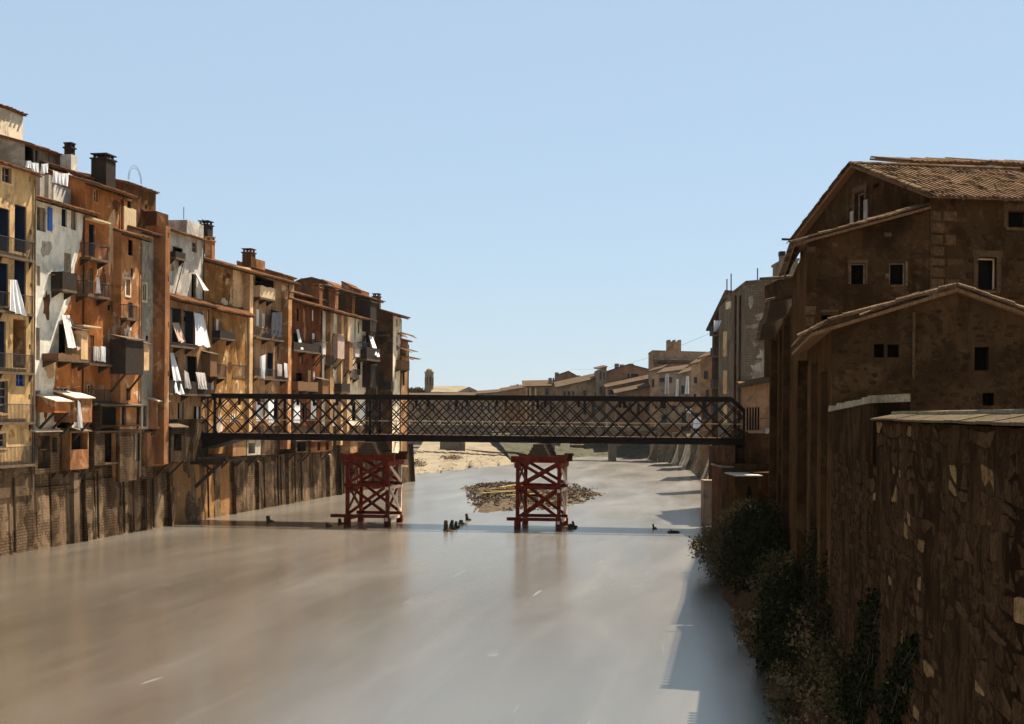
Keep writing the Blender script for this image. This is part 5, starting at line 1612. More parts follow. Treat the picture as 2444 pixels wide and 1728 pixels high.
# --- front house B with the low gable
Bh = thing('stone_house', 'nearest rubble house with a low tiled gable, twin vents and a drain streak', 'house', (cB[0], cB[1], 0), NB)
zBl, zBa = FB.px(1968, 776, 0)[1], FB.px(2282, 699, 0)[1]
sAp = FB.px(2282, 699, 0)[0]
sBr, zBr = FB.px(2444, 756, 0)
sEnd = sAp + (sBr - sAp) * 1.9; zEnd = zBa - (zBa - zBr) * 1.9
bh = px_holes(FB, 0, [(2086, 821, 2110, 853), (2118, 822, 2146, 853), (2326, 828, 2360, 884), (2345, 938, 2372, 968)])
topB = lambda s: zBl + (zBa - zBl) * s / sAp if s < sAp else zBa - (zBa - zEnd) * (s - sAp) / (sEnd - sAp)
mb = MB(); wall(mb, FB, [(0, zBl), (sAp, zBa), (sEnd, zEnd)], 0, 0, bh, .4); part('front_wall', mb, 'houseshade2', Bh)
for h in bh: dark_back(Bh, FB, h, 0)
mb = MB(); a_, q_ = FB.px(2181, 745, 0); _, p_ = FB.px(2181, 905, 0); mb.fbox(FB, a_ - .035, a_ + .035, 0, .05, p_, q_); part('drain_pipe', mb, 'quoin', Bh)
mb = MB(); wall(mb, FRV, [(sY(48.6), zBl - .1), (sY(36.0), zBl - .1)], 0, 0); part('river_wall_face', mb, 'houseshade2', Bh)
mb = MB()
for (pa, pb) in (((-.55, zBl - .32), (sAp, zBa)), ((sAp, zBa), (sEnd, zEnd))):
    q4 = [FB.W(pa[0], .2, pa[1] + .02), FB.W(pb[0], .2, pb[1] + .02), FB.W(pb[0], -11.5, pb[1] + .02), FB.W(pa[0], -11.5, pa[1] + .02)]
    mb.hexa(q4 + [(q[0], q[1], q[2] + .09) for q in q4])
rB = part('roof', mb, 'wood', Bh)
verge(rB, FB.W(sAp, .14, zBa + .14), FB.W(.0, .14, zBl + .1))
verge(rB, FB.W(.05, .1, zBl + .1), FB.W(-.62, .0, zBl - .24), 4)
verge(rB, FB.W(sAp, .14, zBa + .14), FB.W(sEnd, .14, zEnd + .13))
verge(rB, FB.W(sAp - .9, -.14, zBa - .05), FB.W(.8, -.14, zBl + .22))
for i in range(22):
    q = Vector(FB.W(-.62, -.1 - i * .33, zBl - .22)); place('eave_tile', TILE, rB, q + Vector((.3, 0, .08)), basis((.163, .987, 0), (-.95, .16, -.3)))
rubble(Bh, FB, .1, 5.2, 8.3, zBa, 210, ['stone', 'houseshade2', 'stone', 'houseshade'], 0, (.14, .36), (.07, .17), bh, topB, pr=(.005, .035))
# pilaster strips on the river faces
for (Y0, Y1, dd, z1, mt) in ((37.5, 38.6, .18, 9.6, 'houseshade2'), (42, 44, .2, 10.0, 'houseshade2'), (47.2, 48.4, .35, 10.3, 'houseshade')):
    mb = MB(); mb.fbox(FRV, sY(Y1), sY(Y0), .002, dd, -.3, z1); part('buttress', mb, mt, Bh)

# --- far river house F with the sagging eave
Fh = thing('stone_house', 'dark river-front house with sagging eave between the lean-to and the bridge end', 'house', (RX(75), 75, 0), NB)
mb = MB(); wall(mb, FRV, [(sY(90), 13.35), (sY(61.05), 13.35)], 0, 0)
mb.face((RX(90), 90, 0), (RX(90), 90, 13.3), (RX(90) + 7, 89, 15.4), (RX(90) + 7, 89, 0)); mb.face((RX(61.05), 61.05, 0), (RX(61.05), 61.05, 13.3), (RX(61) + 1.2, 61, 13.5), (RX(61) + 1.2, 61, 0))
part('wall', mb, 'houseshade2', Fh)
mb = MB()
nn = 14
for i in range(nn):
    Y0, Y1 = 60.5 + 30 * i / nn, 60.5 + 30 * (i + 1) / nn
    za, zb_ = 13.25 + .18 * math.sin(Y0 * .35), 13.25 + .18 * math.sin(Y1 * .35)
    q = [(RX(Y0) - 1.0, Y0, za), (RX(Y1) - 1.0, Y1, zb_), (RX(Y1) + 5, Y1, zb_ + 1.7), (RX(Y0) + 5, Y0, za + 1.7)]
    mb.hexa(q + [(a[0], a[1], a[2] + .14) for a in q])
rF = part('roof', mb, 'darkwood', Fh)
for i in range(60):
    Y = 60.6 + i * .49; q = Vector((RX(Y) - .75, Y, 13.5 + .18 * math.sin(Y * .35))); place('eave_tile', TILE, rF, q, basis((.163, .987, 0), (-.95, .16, -.27)))
for (Y0, Y1, dd, z1) in ((62.5, 64, .3, 12.9), (70, 71.5, .25, 12.8), (80, 82, .4, 12.8), (66.5, 67.2, .15, 12.8)):
    mb = MB(); mb.fbox(FRV, sY(Y1), sY(Y0), .002, dd, -.3, z1); part('buttress', mb, 'houseshade', Fh)

# --- garden wall running toward the camera
Wt = thing('garden_wall', 'long rubble retaining wall with pale coping along the right edge', 'wall', (RX(25), 25, 0))
mb = MB()
step = .5
n = int((sY(7.0) - sY(36.0)) / step)
zs = [-.5 + .5 * j for j in range(18)] + [8.3]
s_a = sY(36.0) + .02
for i in range(n + 1):
    for z in zs:
        zz = z
        bat = .05 * max(0, 3 - z)
        mb.v.append(FRV.W(s_a + i * step, bat + R.uniform(-.012, .012), zz))
h = len(zs)
for i in range(n):
    for j in range(h - 1):
        mb.f.append((i * h + j, (i + 1) * h + j, (i + 1) * h + j + 1, i * h + j + 1))
mb.face(FRV.W(s_a, 0, 8.3), FRV.W(s_a + n * step, 0, 8.3), FRV.W(s_a + n * step, -.6, 8.3), FRV.W(s_a, -.6, 8.3))
mb.face(FRV.W(s_a, -.6, 8.3), FRV.W(s_a + n * step, -.6, 8.3), FRV.W(s_a + n * step, -.6, 2), FRV.W(s_a, -.6, 2))
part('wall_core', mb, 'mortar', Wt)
# packed rubble: jittered courses, thin recessed joints; parts of the face stay rendered over
def cover(s_, z_):
    return math.sin(s_ * .9 + 1.3) + math.sin(z_ * 1.7 + s_ * .35) + .8 * math.sin(s_ * 2.3 - z_ * 1.1) + .6 * math.sin(s_ * 4.1 + z_ * 3.0)
def irregular(mb, q, d0, d1):
    """q: four (s,z) corners; a stone with split, jittered sides"""
    cs, cz = sum(p[0] for p in q) / 4, sum(p[1] for p in q) / 4
    pts = []
    for (x0, z0), (x1, z1) in zip(q, q[1:] + q[:1]):
        cut = R.uniform(.04, .2)
        pts.append((x0 + (x1 - x0) * cut, z0 + (z1 - z0) * cut))
        pts.append((x0 + (x1 - x0) * (1 - cut), z0 + (z1 - z0) * (1 - cut)))
    i = len(mb.v); n = len(pts)
    tl, tl2 = R.uniform(-.012, .012), R.uniform(-.012, .012)
    for x, z in pts: mb.v.append(FRV.W(x, d0, z))
    for x, z in pts:
        mb.v.append(FRV.W(cs + (x - cs) * .9, d1 + tl * (x - cs) * 4 + tl2 * (z - cz) * 8, cz + (z - cz) * .88))
    for k_ in range(n):
        c = (k_ + 1) % n
        mb.f.append((i + k_, i + c, i + n + c, i + n + k_))
    mb.f.append(tuple(range(i + n, i + 2 * n)))
allst = []
z = .2
ph_ = 0
while z < 8.2:
    hh = R.uniform(.13, .30)
    s = s_a + R.uniform(0, .3)
    ph_ += R.uniform(1, 3)
    wob = lambda x, zz: zz + .045 * math.sin(x * 2.1 + zz * 5) + .03 * math.sin(x * 5.3 + zz * 9)
    while s < sY(7.5):
        w = R.uniform(.2, .75) if R.random() < .85 else R.uniform(.75, 1.1)
        g = .008
        zt_ = min(z + hh, 8.3)
        jz = [R.uniform(-.025, .025) for _ in range(4)]
        q = [(s + g + R.uniform(-.02, .02), wob(s, z) + g + jz[0]), (s + w - g + R.uniform(-.02, .02), wob(s + w, z) + g + jz[1]), (s + w - g + R.uniform(-.02, .02), min(wob(s + w, zt_) - g + jz[2], 8.3)), (s + g + R.uniform(-.02, .02), min(wob(s, zt_) - g + jz[3], 8.3))]
        if cover(s, z) < 1.25 and R.random() < .97:
            allst.append(q)
        s += w
    z += hh
R.shuffle(allst)
vis_l = [x for x in allst if 12.5 < 100 - x[0][0] / math.hypot(SL, 1) < 26]
solo = vis_l[:300]
stf = MB()
ids = set(id(x) for x in solo)
for q in allst:
    bat = .05 * max(0, 3 - q[0][1])
    if id(q) in ids:
        mb = MB(); irregular(mb, q, bat - .03, bat + R.uniform(.001, .010))
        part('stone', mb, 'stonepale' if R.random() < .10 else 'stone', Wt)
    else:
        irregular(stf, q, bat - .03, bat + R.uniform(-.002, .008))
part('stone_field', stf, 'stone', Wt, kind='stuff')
# coping of the near stretch: stone slabs sloping to the river
Y = 24.6
while Y > 8:
    l = R.uniform(.75, 1.2)
    Yb = Y - l
    mb = MB()
    W_ = FRV.W
    a, b = sY(Y) + .006, sY(Yb) - .006
    jz = R.uniform(-.008, .008)
    mb.hexa([W_(a, .13, 8.32 + jz), W_(b, .13, 8.32 + jz), W_(b, -.7, 8.32 + jz), W_(a, -.7, 8.32 + jz),
             W_(a, .13, 8.35 + jz), W_(b, .13, 8.35 + jz), W_(b, -.26, 8.43 + jz), W_(a, -.26, 8.43 + jz)])
    part('coping_slab', mb, 'coping', Wt)
    mb = MB(); mb.hexa([W_(a, -.24, 8.435 + jz), W_(b, -.24, 8.435 + jz), W_(b, -.72, 8.44), W_(a, -.72, 8.44), W_(a, -.25, 8.475 + jz), W_(b, -.25, 8.475 + jz), W_(b, -.7, 8.49), W_(a, -.7, 8.49)])
    part('ridge_slab', mb, 'ridge', Wt)
    Y = Yb
# the farther, higher stretch with a ragged lit top
mb = MB()
W_ = FRV.W
mb.hexa([W_(sY(35.9), .05, 7.5), W_(sY(24.8), .05, 7.5), W_(sY(24.8), -.6, 7.5), W_(sY(35.9), -.6, 7.5), W_(sY(35.9), .05, 8.52), W_(sY(24.8), .05, 8.66), W_(sY(24.8), -.6, 8.7), W_(sY(35.9), -.6, 8.56)])
part('raised_end', mb, 'mortar', Wt)
Y = 35.6
while Y > 25:
    l = R.uniform(.5, .9); f = (35.6 - Y) / 11
    mb = MB(); mb.rbox(FRV, sY(Y), sY(Y - l) - .02, -.55, .14, 8.53 + f * .15, 8.65 + f * .15 + R.uniform(0, .06), .04); 
    a, b = sY(Y), sY(Y - l) - .02
    zt = 8.62 + f * .14 + R.uniform(-.02, .04)
    mb = MB(); mb.hexa([W_(a, .12, 8.5 + f * .14), W_(b, .12, 8.5 + f * .14), W_(b, -.6, 8.53 + f * .14), W_(a, -.6, 8.53 + f * .14), W_(a, .1, zt), W_(b, .1, zt), W_(b, -.6, zt + .04), W_(a, -.6, zt + .04)])
    part('coping_slab', mb, 'ridge', Wt); Y -= l

# --- bank foot, bushes and ivy
ys = [30, 33, 36, 38, 41, 44, 48, 52, 57, 62, 68, 74, 80, 86, 92, 96]
wd = [.8, .9, 1.0, 1.0, 1.3, 1.7, 2.0, 2.3, 2.6, 2.9, 3.3, 3.7, 4.0, 4.2, 4.4, 4.6]
edge = [(RX(y) - w + R.uniform(-.3, .3), y, -.15) for y, w in zip(ys, wd)]
top = [(RX(y) + .1, y, 2.4 - .8 * (y > 60)) for y in ys]
ridged('bank', edge, top, 'earth', 8, .18, seed=9)
def bush(label, lumps, n, size, mat, seed, group='bushes below the right bank walls', name='bush', tw=.04):
    c = Vector(lumps[0][0]); base = (c.x, c.y, max(0, c.z - lumps[0][1][2]))
    t = thing(name, label, 'bush', base, group)
    part('foliage', leaves(base, lumps, n, size, seed), mat, t)
    for cc, rr in lumps:
        st = MB()
        for q in range(3):
            st.tube((cc[0] + R.uniform(-.3, .3) + rr[0] * .3, cc[1], cc[2] - rr[2]), (cc[0] + R.uniform(-.4, .4) * rr[0], cc[1] + R.uniform(-.4, .4) * rr[1], cc[2] + rr[2] * .5), tw, tw * .3, n=5)
        part('stem', st, 'bark', t, kind='stuff')
    return t
def bp(x, y, Y, r): return (tuple(at(x, y, Y)), tuple(v * 1.3 for v in r))
bush('large black-green ivy mass hanging at the wall foot below the bridge end', [bp(1800, 1300, 66, (1.1, 3.0, 1.4)), bp(1788, 1350, 64, (1.0, 2.5, 1.2)), bp(1812, 1260, 68, (.9, 2.5, 1.0)), bp(1835, 1320, 62, (.8, 2.0, 1.2)), bp(1805, 1385, 60, (.8, 1.6, .7))], 13500, .085, 'leafdark', 1)
bush('olive willow-like bush leaning over the water below the ivy', [bp(1712, 1310, 70, (1.0, 1.8, .8)), bp(1730, 1345, 67, (.7, 1.6, .9)), bp(1690, 1302, 72, (.7, 1.0, .4)), bp(1745, 1290, 70, (.7, 1.6, .9))], 7800, .07, 'leaf', 2)
bush('small pale shrub beside the white crate at the bank top', [bp(1765, 1240, 78, (1.0, 1.6, .6)), bp(1785, 1215, 80, (.7, 1.2, .5))], 2700, .07, 'leafdry', 3)
bush('black-green bush filling the water edge under the garden wall', [bp(1880, 1470, 46, (.75, 1.8, 1.3)), bp(1870, 1540, 44, (.7, 1.6, 1.1)), bp(1925, 1430, 47, (.6, 1.6, 1.2)), bp(1905, 1600, 41, (.6, 1.4, .9))], 15000, .065, 'leafdark', 4)
bush('dark ivy climbing the corner of the wall above the bush', [bp(1960, 1380, 40, (.35, 1.4, 1.2)), bp(1985, 1460, 37, (.35, 1.3, 1.3)), bp(1975, 1280, 42, (.25, 1.2, .9)), bp(1995, 1540, 35, (.3, 1.2, .8))], 12000, .055, 'leafdark', 5)
bush('dry brown brush on the bank between the two dark bushes', [bp(1850, 1400, 54, (.6, 1.6, 1.0)), bp(1845, 1460, 51, (.5, 1.4, .9)), bp(1865, 1360, 56, (.5, 1.4, .6))], 5400, .06, 'leaf', 6)
bush('low green weeds at the bottom of the wall foot', [bp(1960, 1640, 36.5, (.6, 1.3, .55)), bp(1930, 1690, 37, (.6, 1.0, .5)), bp(2010, 1600, 32, (.5, 1.4, .6)), bp(2030, 1690, 29.6, (.4, 1.2, .5))], 7800, .06, 'leaf', 7)
bush('dark hollow of creeper low on the garden wall', [bp(2092, 1500, 24.4, (.10, .9, .5)), bp(2080, 1560, 25.0, (.12, .8, .4)), bp(2070, 1620, 25.6, (.14, .9, .4)), bp(2055, 1690, 26.6, (.15, 1.2, .4)), bp(2104, 1445, 23.8, (.06, .4, .25))], 5400, .05, 'leafdark', 8, tw=.008)
bush('second dark creeper patch farther right on the garden wall', [bp(2178, 1590, 19.6, (.08, .6, .3)), bp(2160, 1640, 20.4, (.1, .7, .3)), bp(2140, 1700, 21.2, (.12, .9, .3)), bp(2190, 1550, 19.0, (.04, .3, .16))], 3300, .045, 'leafdark', 10, tw=.008)
bush('black creeper filling the lowest corner of the bank', [bp(1990, 1660, 34.5, (.45, 1.2, .5)), bp(1940, 1600, 39, (.45, 1.2, .7)), bp(2060, 1650, 27, (.3, 1.0, .5))], 7500, .055, 'leafdark', 12)
bush('olive weeds along the water edge nearest the camera', [bp(1880, 1640, 40.5, (.5, 1.2, .35)), bp(1895, 1680, 38.5, (.45, 1.0, .3))], 3300, .055, 'leafdry', 13)
bush('brown scrub along the foot of the far river house', [bp(1775, 1290, 86, (.8, 2.5, .8)), bp(1850, 1250, 70, (.5, 2.5, .8))], 3600, .08, 'leaf', 14)
wv = []
for i in range(len(ys) - 1):
    for q_ in range(5):
        f = R.random(); g = R.random()
        e0, e1 = Vector(edge[i]).lerp(Vector(edge[i + 1]), f), Vector(top[i]).lerp(Vector(top[i + 1]), f)
        c_ = e0.lerp(e1, g)
        wv.append(((c_.x, c_.y, -.15 + (e1.z + .15) * g ** .8 + .1), (.45, 1.1, .3)))
setp(part('bank_weeds', leaves((0, 0, 0), wv, 15000, .07, 91), 'leafdry', None), 'brown weeds and grass covering the right bank foot', 'weeds', kind='stuff')
for i, (x, y, w) in enumerate(((1732, 1384, .4), (1816, 1442, .3), (1820, 1475, .25), (1700, 1268, .45), (1722, 1266, .5), (1705, 1292, .4), (1850, 1588, .2), (1908, 1662, .2))):
    c = on_water(x, y, .05)
    mb = MB(); mb.blob((c.x, c.y, .06), w, w * .8, w * .45, R.uniform(0, 3), .25, n=7)
    setp(part('rock', mb, 'palerock', None, loc=(c.x, c.y, 0)), ['pale rock at the tip of the olive bush', 'pale rock at the waterline of the dark bush', 'smaller pale rock just nearer along the dark bush', 'flat pale rock farthest out beside the snags', 'pale flat rock beside the farthest one', 'pale rock above the overhanging willow', 'small pale stone under the weeds at the near edge', 'smallest pale stone at the bottom water edge'][i], 'rock', 'pale rocks along the right water edge')
c = at(1797, 1222, 80)
ct = thing('crate', 'white wooden crate lying on top of the bank beside the ivy', 'crate', c)
for k_, (dz) in enumerate((0, .38)):
    mb = MB(); mb.box(c.x - .55, c.x + .5, c.y - .3, c.y + .3, c.z - .35 + dz, c.z - .02 + dz); part('board', mb, 'palerock', ct)
# ------------------------------------------------------------------ right bank beyond the bridge
NF = 'houses along the right bank beyond the bridge'
def block(label, name, cat, x0, x1, ytop, Y, depth, mat, z0=-.5, yaw=0.0, roof='flat', ybase=None, rise=1.2, wins=(), side_wins=(), over=.3, top2=None, group=None, rmat='tile_far'):
    """free standing block: front face spans pixels x0..x1 at distance Y"""
    a = at(x0, ytop, Y); b = at(x1, ytop, Y)
    wd = b.x - a.x
    fr = Fr(a.x, a.y, math.cos(yaw), math.sin(yaw))
    wd = wd / max(math.cos(yaw), .3)
    zt = a.z
    zt2 = at(x1, top2, Y).z if top2 is not None else zt
    if ybase is not None: z0 = -.5 if (ybase >= 1000 and Y > 105) else at(x0, ybase, Y).z
    t = thing(name, label, cat, ((a.x + b.x) / 2, Y, z0), group)
    W = fr.W
    hs = px_holes(fr, 0, wins, .3)
    hs = [(max(h[0], .05), min(h[1], wd - .05), h[2], h[3], .3) for h in hs if h[1] > .1 and h[0] < wd - .1 and h[3] < min(zt, zt2)]
    mb = MB()
    prof = [(0, zt), (wd, zt2)]
    if roof == 'gable': prof = [(0, zt), (wd / 2, zt + rise), (wd, zt2)]
    wall(mb, fr, prof, z0, 0, hs, .3)
    for s, z in ((0, zt), (wd, zt2)):
        mb.face(W(s, 0, z0), W(s, 0, z), W(s, -depth, z), W(s, -depth, z0))
    mb.face(W(0, -depth, z0), W(0, -depth, zt), W(wd, -depth, zt2), W(wd, -depth, z0))
    part('wall', mb, mat, t)
    for h in hs:
        w = MB(); w.fbox(fr, h[0], h[1], -.33, -.3, h[2], h[3]); part('window', w, 'glass', t)
    r = MB()
    segs_ = [(-over, zt - over * .0, wd + over, zt2)] if roof != 'gable' else [(-over, zt - over * rise / (wd / 2), wd / 2, zt + rise), (wd / 2, zt + rise, wd + over, zt2 - over * rise / (wd / 2))]
    rs_ = .6 * rise / depth if roof == 'shed' else 0
    for sa, za, sb, zb in segs_:
        dd = depth + over
        q = [W(sa, over, za + .01 - rs_ * over), W(sb, over, zb + .01 - rs_ * over), W(sb, -dd, zb + .01 + rs_ * dd), W(sa, -dd, za + .01 + rs_ * dd)]
        r.hexa(q + [(p[0], p[1], p[2] + .18) for p in q])
    rf_ = part('roof', r, rmat, t)
    t['_w'] = wd
    return t, fr, rf_

# D: tall block with blank party wall behind the bridge end
yawD = -.05
D_, fD, rD = block('tall block with patched blank party wall behind the right bridge end', 'tall_house', 'house', 1782, 1870, 676, 112, 14, 'partywall', ybase=1200, yaw=yawD, top2=668, over=.1, rmat='partywall', group=NF)
def ragged(root, fr, x0, x1, y0, y1, mat):
    s0_, zt_ = fr.px(x0, y0, 0); s1_, zb_ = fr.px(x1, y1, 0)
    n_ = 22; pts_ = []
    for i_ in range(n_):
        t_ = 2 * math.pi * i_ / n_
        r_ = R.uniform(.55, 1.05)
        c_, q_ = math.cos(t_), math.sin(t_)
        u_ = (abs(c_) ** 3 + abs(q_) ** 3) ** (-1 / 3)
        pts_.append(((s0_ + s1_) / 2 + (s1_ - s0_) / 2 * r_ * c_ * u_, (zt_ + zb_) / 2 + (zt_ - zb_) / 2 * r_ * q_ * u_))
    pm = MB(); pm.v = [fr.W(x_, .02, y_) for x_, y_ in pts_] + [fr.W(x_, .001, y_) for x_, y_ in pts_]
    pm.f = [tuple(range(n_))] + [(i_, (i_ + 1) % n_, n_ + (i_ + 1) % n_, n_ + i_) for i_ in range(n_)]
    part('plaster_patch', pm, mat, root)
for q_ in ((1786, 1842, 858, 915), (1806, 1844, 830, 862), (1824, 1846, 825, 840), (1784, 1800, 700, 740), (1800, 1835, 745, 765)):
    ragged(D_, fD, *q_, 'patchpale')
a = at(1782, 690, 112)
fDl = Fr(a.x + .0, a.y + 14, -.02, -1)
# river side of D, a little lower at its far end
aL = at(1716, 735, 121)
fDs = Fr(aL.x, aL.y, (a.x - aL.x), (a.y - aL.y))
lenD = math.hypot(a.x - aL.x, a.y - aL.y)
zDa, zDb = at(1716, 735, 121).z, at(1782, 684, 112).z
hD = px_holes(fDs, 0, [(1744, 718, 1754, 732), (1746, 742, 1752, 755)], .2)
mb = MB(); wall(mb, fDs, [(0, zDa), (lenD * .35, zDa + (zDb - zDa) * .62), (lenD, zDb)], 0, 0, [], .2); part('river_wall_face', mb, 'ggrey', D_)
for (x0, y0, x1, y1, mt, nm) in ((1727, 792, 1735, 850, 'cream', 'shutter'), (1727, 885, 1735, 940, 'cream', 'shutter'), (1727, 958, 1735, 1010, 'cream', 'shutter'), (1733, 722, 1745, 735, 'ivory', 'shutter')):
    s_a, z_a = fDs.px(x0, y0, .03); s_b, z_b = fDs.px(x1, y1, .03)
    mb = MB(); mb.fbox(fDs, s_a, s_b, .002, .06, z_b, z_a); part(nm, mb, mt, D_)
for x in (1755, 1766):
    s_a, z_a = fDs.px(x, 705, .1)
    p_ = MB(); p_.tube(fDs.W(s_a, .1, 1), fDs.W(s_a, .1, z_a), .09, n=6); part('drain_pipe', p_, 'rust', D_)
for x, y0, y1, lb in ((1735, 694, 666, 'shortest rod on the round shoulder of the tall block'), (1745, 690, 653, 'middle rod on the roof edge of the tall block'), (1808, 674, 640, 'tallest rod standing on the roof of the tall block')):
    p0, p1 = at(x, y0, 113), at(x, y1, 113)
    p_ = MB(); p_.tube(p0 - Vector((0, 0, .4)), p1, .05, n=5); setp(part('rod', p_, 'iron', None, loc=p0), lb, 'rod')
block('grey shed block with slim pale chimney peeping over the tall block', 'roof_block', 'house', 1874, 1905, 622, 104, 5, 'farwall3', ybase=760, over=.1, rmat='farwall3', group=None)
c_ = thing('chimney_stack', 'slim pale chimney with a dark pot beside the stone house eave', 'chimney', at(1866, 690, 104))
mb = MB(); p0, p1 = at(1860, 612, 104), at(1871, 612, 104); mb.box(p0.x, p1.x, 103.6, 104.2, at(1866, 700, 104).z, p0.z); part('shaft', mb, 'farwall3', c_)
mb = MB(); mb.box(p0.x - .03, p1.x + .03, 103.55, 104.25, p0.z, p0.z + .35); part('pot', mb, 'darkbay', c_)
block('ragged dark eave block between the tall block and the stone house', 'roof_block', 'house', 1856, 1900, 668, 98, 5, 'houseshade', ybase=900, over=.35, roof='shed', rise=.8, top2=662)

# dark narrow house whose balconies hang over the river left of D
N1, fN, _ = block('black shaded house front with stacked balconies beside the tall block', 'tall_house', 'house', 1700, 1724, 790, 152, 12, 'quaydark', ybase=1130, yaw=-.9, over=.5, top2=700, group=NF, wins=[])
bl = [(1702, 800), (1704, 850), (1704, 925), (1704, 985)]
for x, y in bl:
    q = at(x + 8, y, 150.5)
    mb = MB(); mb.box(q.x - .7, q.x + .8, 148.8, 151, q.z - .1, q.z + .05); b_ = part('balcony', mb, 'darkwood', N1)
    f = MB(); f.box(q.x - .7, q.x + .8, 148.8, 148.9, q.z + .05, q.z + .9); f.box(q.x - .7, q.x - .62, 148.9, 151, q.z + .05, q.z + .9); part('railing', f, 'darkbay', b_)
# mid houses between crenellated house and D
specs = [
 ('tan house with dark gallery window beside the black house', 1672, 1706, 858, 178, 10, 'farwall2', 845, [(1680, 885, 1690, 905), (1684, 930, 1692, 950), (1676, 975, 1690, 1000)]),
 ('weathered narrow house with hanging box and rusty corner post', 1650, 1676, 872, 208, 10, 'farwall', 862, [(1656, 900, 1664, 915), (1655, 940, 1662, 960), (1658, 985, 1668, 1010)]),
 ('grey house with tall white curtain on its gallery', 1620, 1652, 896, 224, 10, 'farwall3', 884, [(1626, 920, 1634, 940), (1640, 950, 1648, 975), (1626, 985, 1638, 1010)]),
 ('pale house with black open loggia hung with grey cloths', 1572, 1622, 892, 240, 10, 'farwall3', 884, [(1574, 902, 1586, 912), (1592, 900, 1604, 914), (1580, 950, 1590, 975), (1602, 950, 1612, 980), (1578, 990, 1592, 1012)]),
 ('pale buff house with shaded windows at the bend', 1552, 1574, 888, 257, 10, 'farwall', 880, [(1556, 905, 1562, 925), (1563, 950, 1569, 975)]),
]
for lb, x0, x1, yt, Y, dp, mt, t2, ws in specs:
    t, fr, _ = block(lb, 'house', 'house', x0, x1, yt, Y, dp, mt, ybase=1110, yaw=-.25, roof='shed', rise=2.0, top2=t2, over=.4, wins=ws, group=NF)
    zb = at((x0 + x1) / 2, 1000, Y).z
    for yq in (968, 1030):
        q = at((x0 + x1) / 2, yq, Y - 1)
        mb = MB(); mb.box(q.x - t['_w'] * .4, q.x + t['_w'] * .4, Y - 2.2, Y + 1.2, q.z - .1, q.z + .08); b_ = part('balcony', mb, 'slab', t)
        f = MB(); f.box(q.x - t['_w'] * .4, q.x + t['_w'] * .4, Y - 2.2, Y - 2.1, q.z + .08, q.z + .9); part('railing', f, R.choice(['wood', 'darkbay', 'tan']), b_)
FX = Fr(0, 0, 1, 0)
def farcloth(label, x0, x1, y0, y1, Y, mat, x2=None, x3=None):
    fr = Fr(at(x0, y0, Y).x - 1, Y, 1, 0)
    cloth(label, 'cloth', fr, [(x0, y0, 0), (x1, y0, 0), (x3 or x1, y1, .6), (x2 or x0, y1, .6)], mat, wave=.08, folds=2)
farcloth('tall white curtain hanging left of the rusty corner post', 1638, 1644, 898, 940, 220, 'cloth', 1634, 1645)
farcloth('grey-white cloth on the pale loggia house', 1588, 1596, 892, 940, 236, 'greycloth', 1586, 1597)
farcloth('long pale curtain between loggia house and grey house', 1614, 1620, 905, 945, 236, 'cloth', 1612, 1622)
farcloth('white panel seen through the last bays of the lattice', 1655, 1673, 995, 1022, 176, 'cloth')
farcloth('small white sheet low behind the right lattice bays', 1638, 1650, 975, 985, 205, 'cloth')
farcloth('pink cloth low behind the right lattice bays', 1655, 1668, 1030, 1046, 176, 'greycloth')
farcloth('white tarp hung at the top of the tall block corner', 1704, 1722, 765, 790, 120, 'cloth', 1703, 1712)

# crenellated house
C1, fC, _ = block('broad house with stepped parapet carrying a small battlemented turret', 'house', 'house', 1558, 1686, 838, 266, 14, 'farwall', ybase=1110, yaw=-.04, over=.1, top2=842, rmat='farwall', group=NF, wins=[])
cr_ = at(1557, 856, 265.6); cr2 = at(1690, 860, 265.6)
mb = MB(); mb.box(cr_.x - .4, cr2.x, 264.8, 265.9, cr_.z - .25, cr_.z + .1); part('cornice', mb, 'farwall3', C1)
mb = MB(); mb.box(cr_.x + .8, cr2.x - .5, 265.2, 265.9, cr_.z - .9, cr_.z - .7); part('cornice', mb, 'darkwood', C1)
tt = thing('battlement_turret', 'square turret with three merlons on the stepped parapet house', 'tower', at(1610, 840, 268))
p0, p1 = at(1594, 815, 268), at(1626, 815, 268)
mb = MB(); mb.box(p0.x, p1.x, 268, 271, at(1600, 848, 268).z, p0.z); part('wall', mb, 'farwall', tt)
for x0, x1 in ((1594, 1600.5), (1608, 1612.5), (1620, 1626)):
    q0, q1 = at(x0, 811, 268), at(x1, 811, 268)
    mb = MB(); mb.box(q0.x, q1.x, 268, 271, p0.z, q0.z); part('merlon', mb, 'farwall3', tt)

# rest of the far row, from near to far
block('rust-coloured gabled house with chimneys and an open corner loggia', 'house', 'house', 1446, 1556, 888, 288, 14, 'farwall2', ybase=1080, roof='gable', rise=1.6, over=.3, top2=884, group=NF, wins=[(1498, 892, 1502, 912), (1506, 892, 1524, 906)])
t, fr, rfx = block('grey corner loggia storey of the rust house', 'house', 'house', 1428, 1448, 882, 286, 14, 'farwall3', ybase=1080, roof='shed', rise=1.2, top2=876, over=.2, group=NF, wins=[(1431, 886, 1436, 906), (1440, 890, 1444, 906), (1431, 922, 1438, 942)])
for x, y, lb in ((1472, 868, 0), (1484, 870, 0), (1507, 868, 0)):
    q = at(x, y, 291)
    mb = MB(); mb.box(q.x - .45, q.x + .45, 290.5, 291.5, q.z - 1.4, q.z); setp(part('chimney_stack', mb, 'farwall3', None, loc=q), ['left', 'middle', 'right'][(1472, 1484, 1507).index(x)] + ' chimney on the ridge of the rust-coloured house', 'chimney', 'chimneys on the rust house')
block('long low roofed house below the rust gable', 'house', 'house', 1450, 1556, 926, 280, 7, 'farwall', ybase=1080, roof='shed', rise=1.4, top2=902, over=.5, group=NF, wins=[(1452, 930, 1464, 942)])
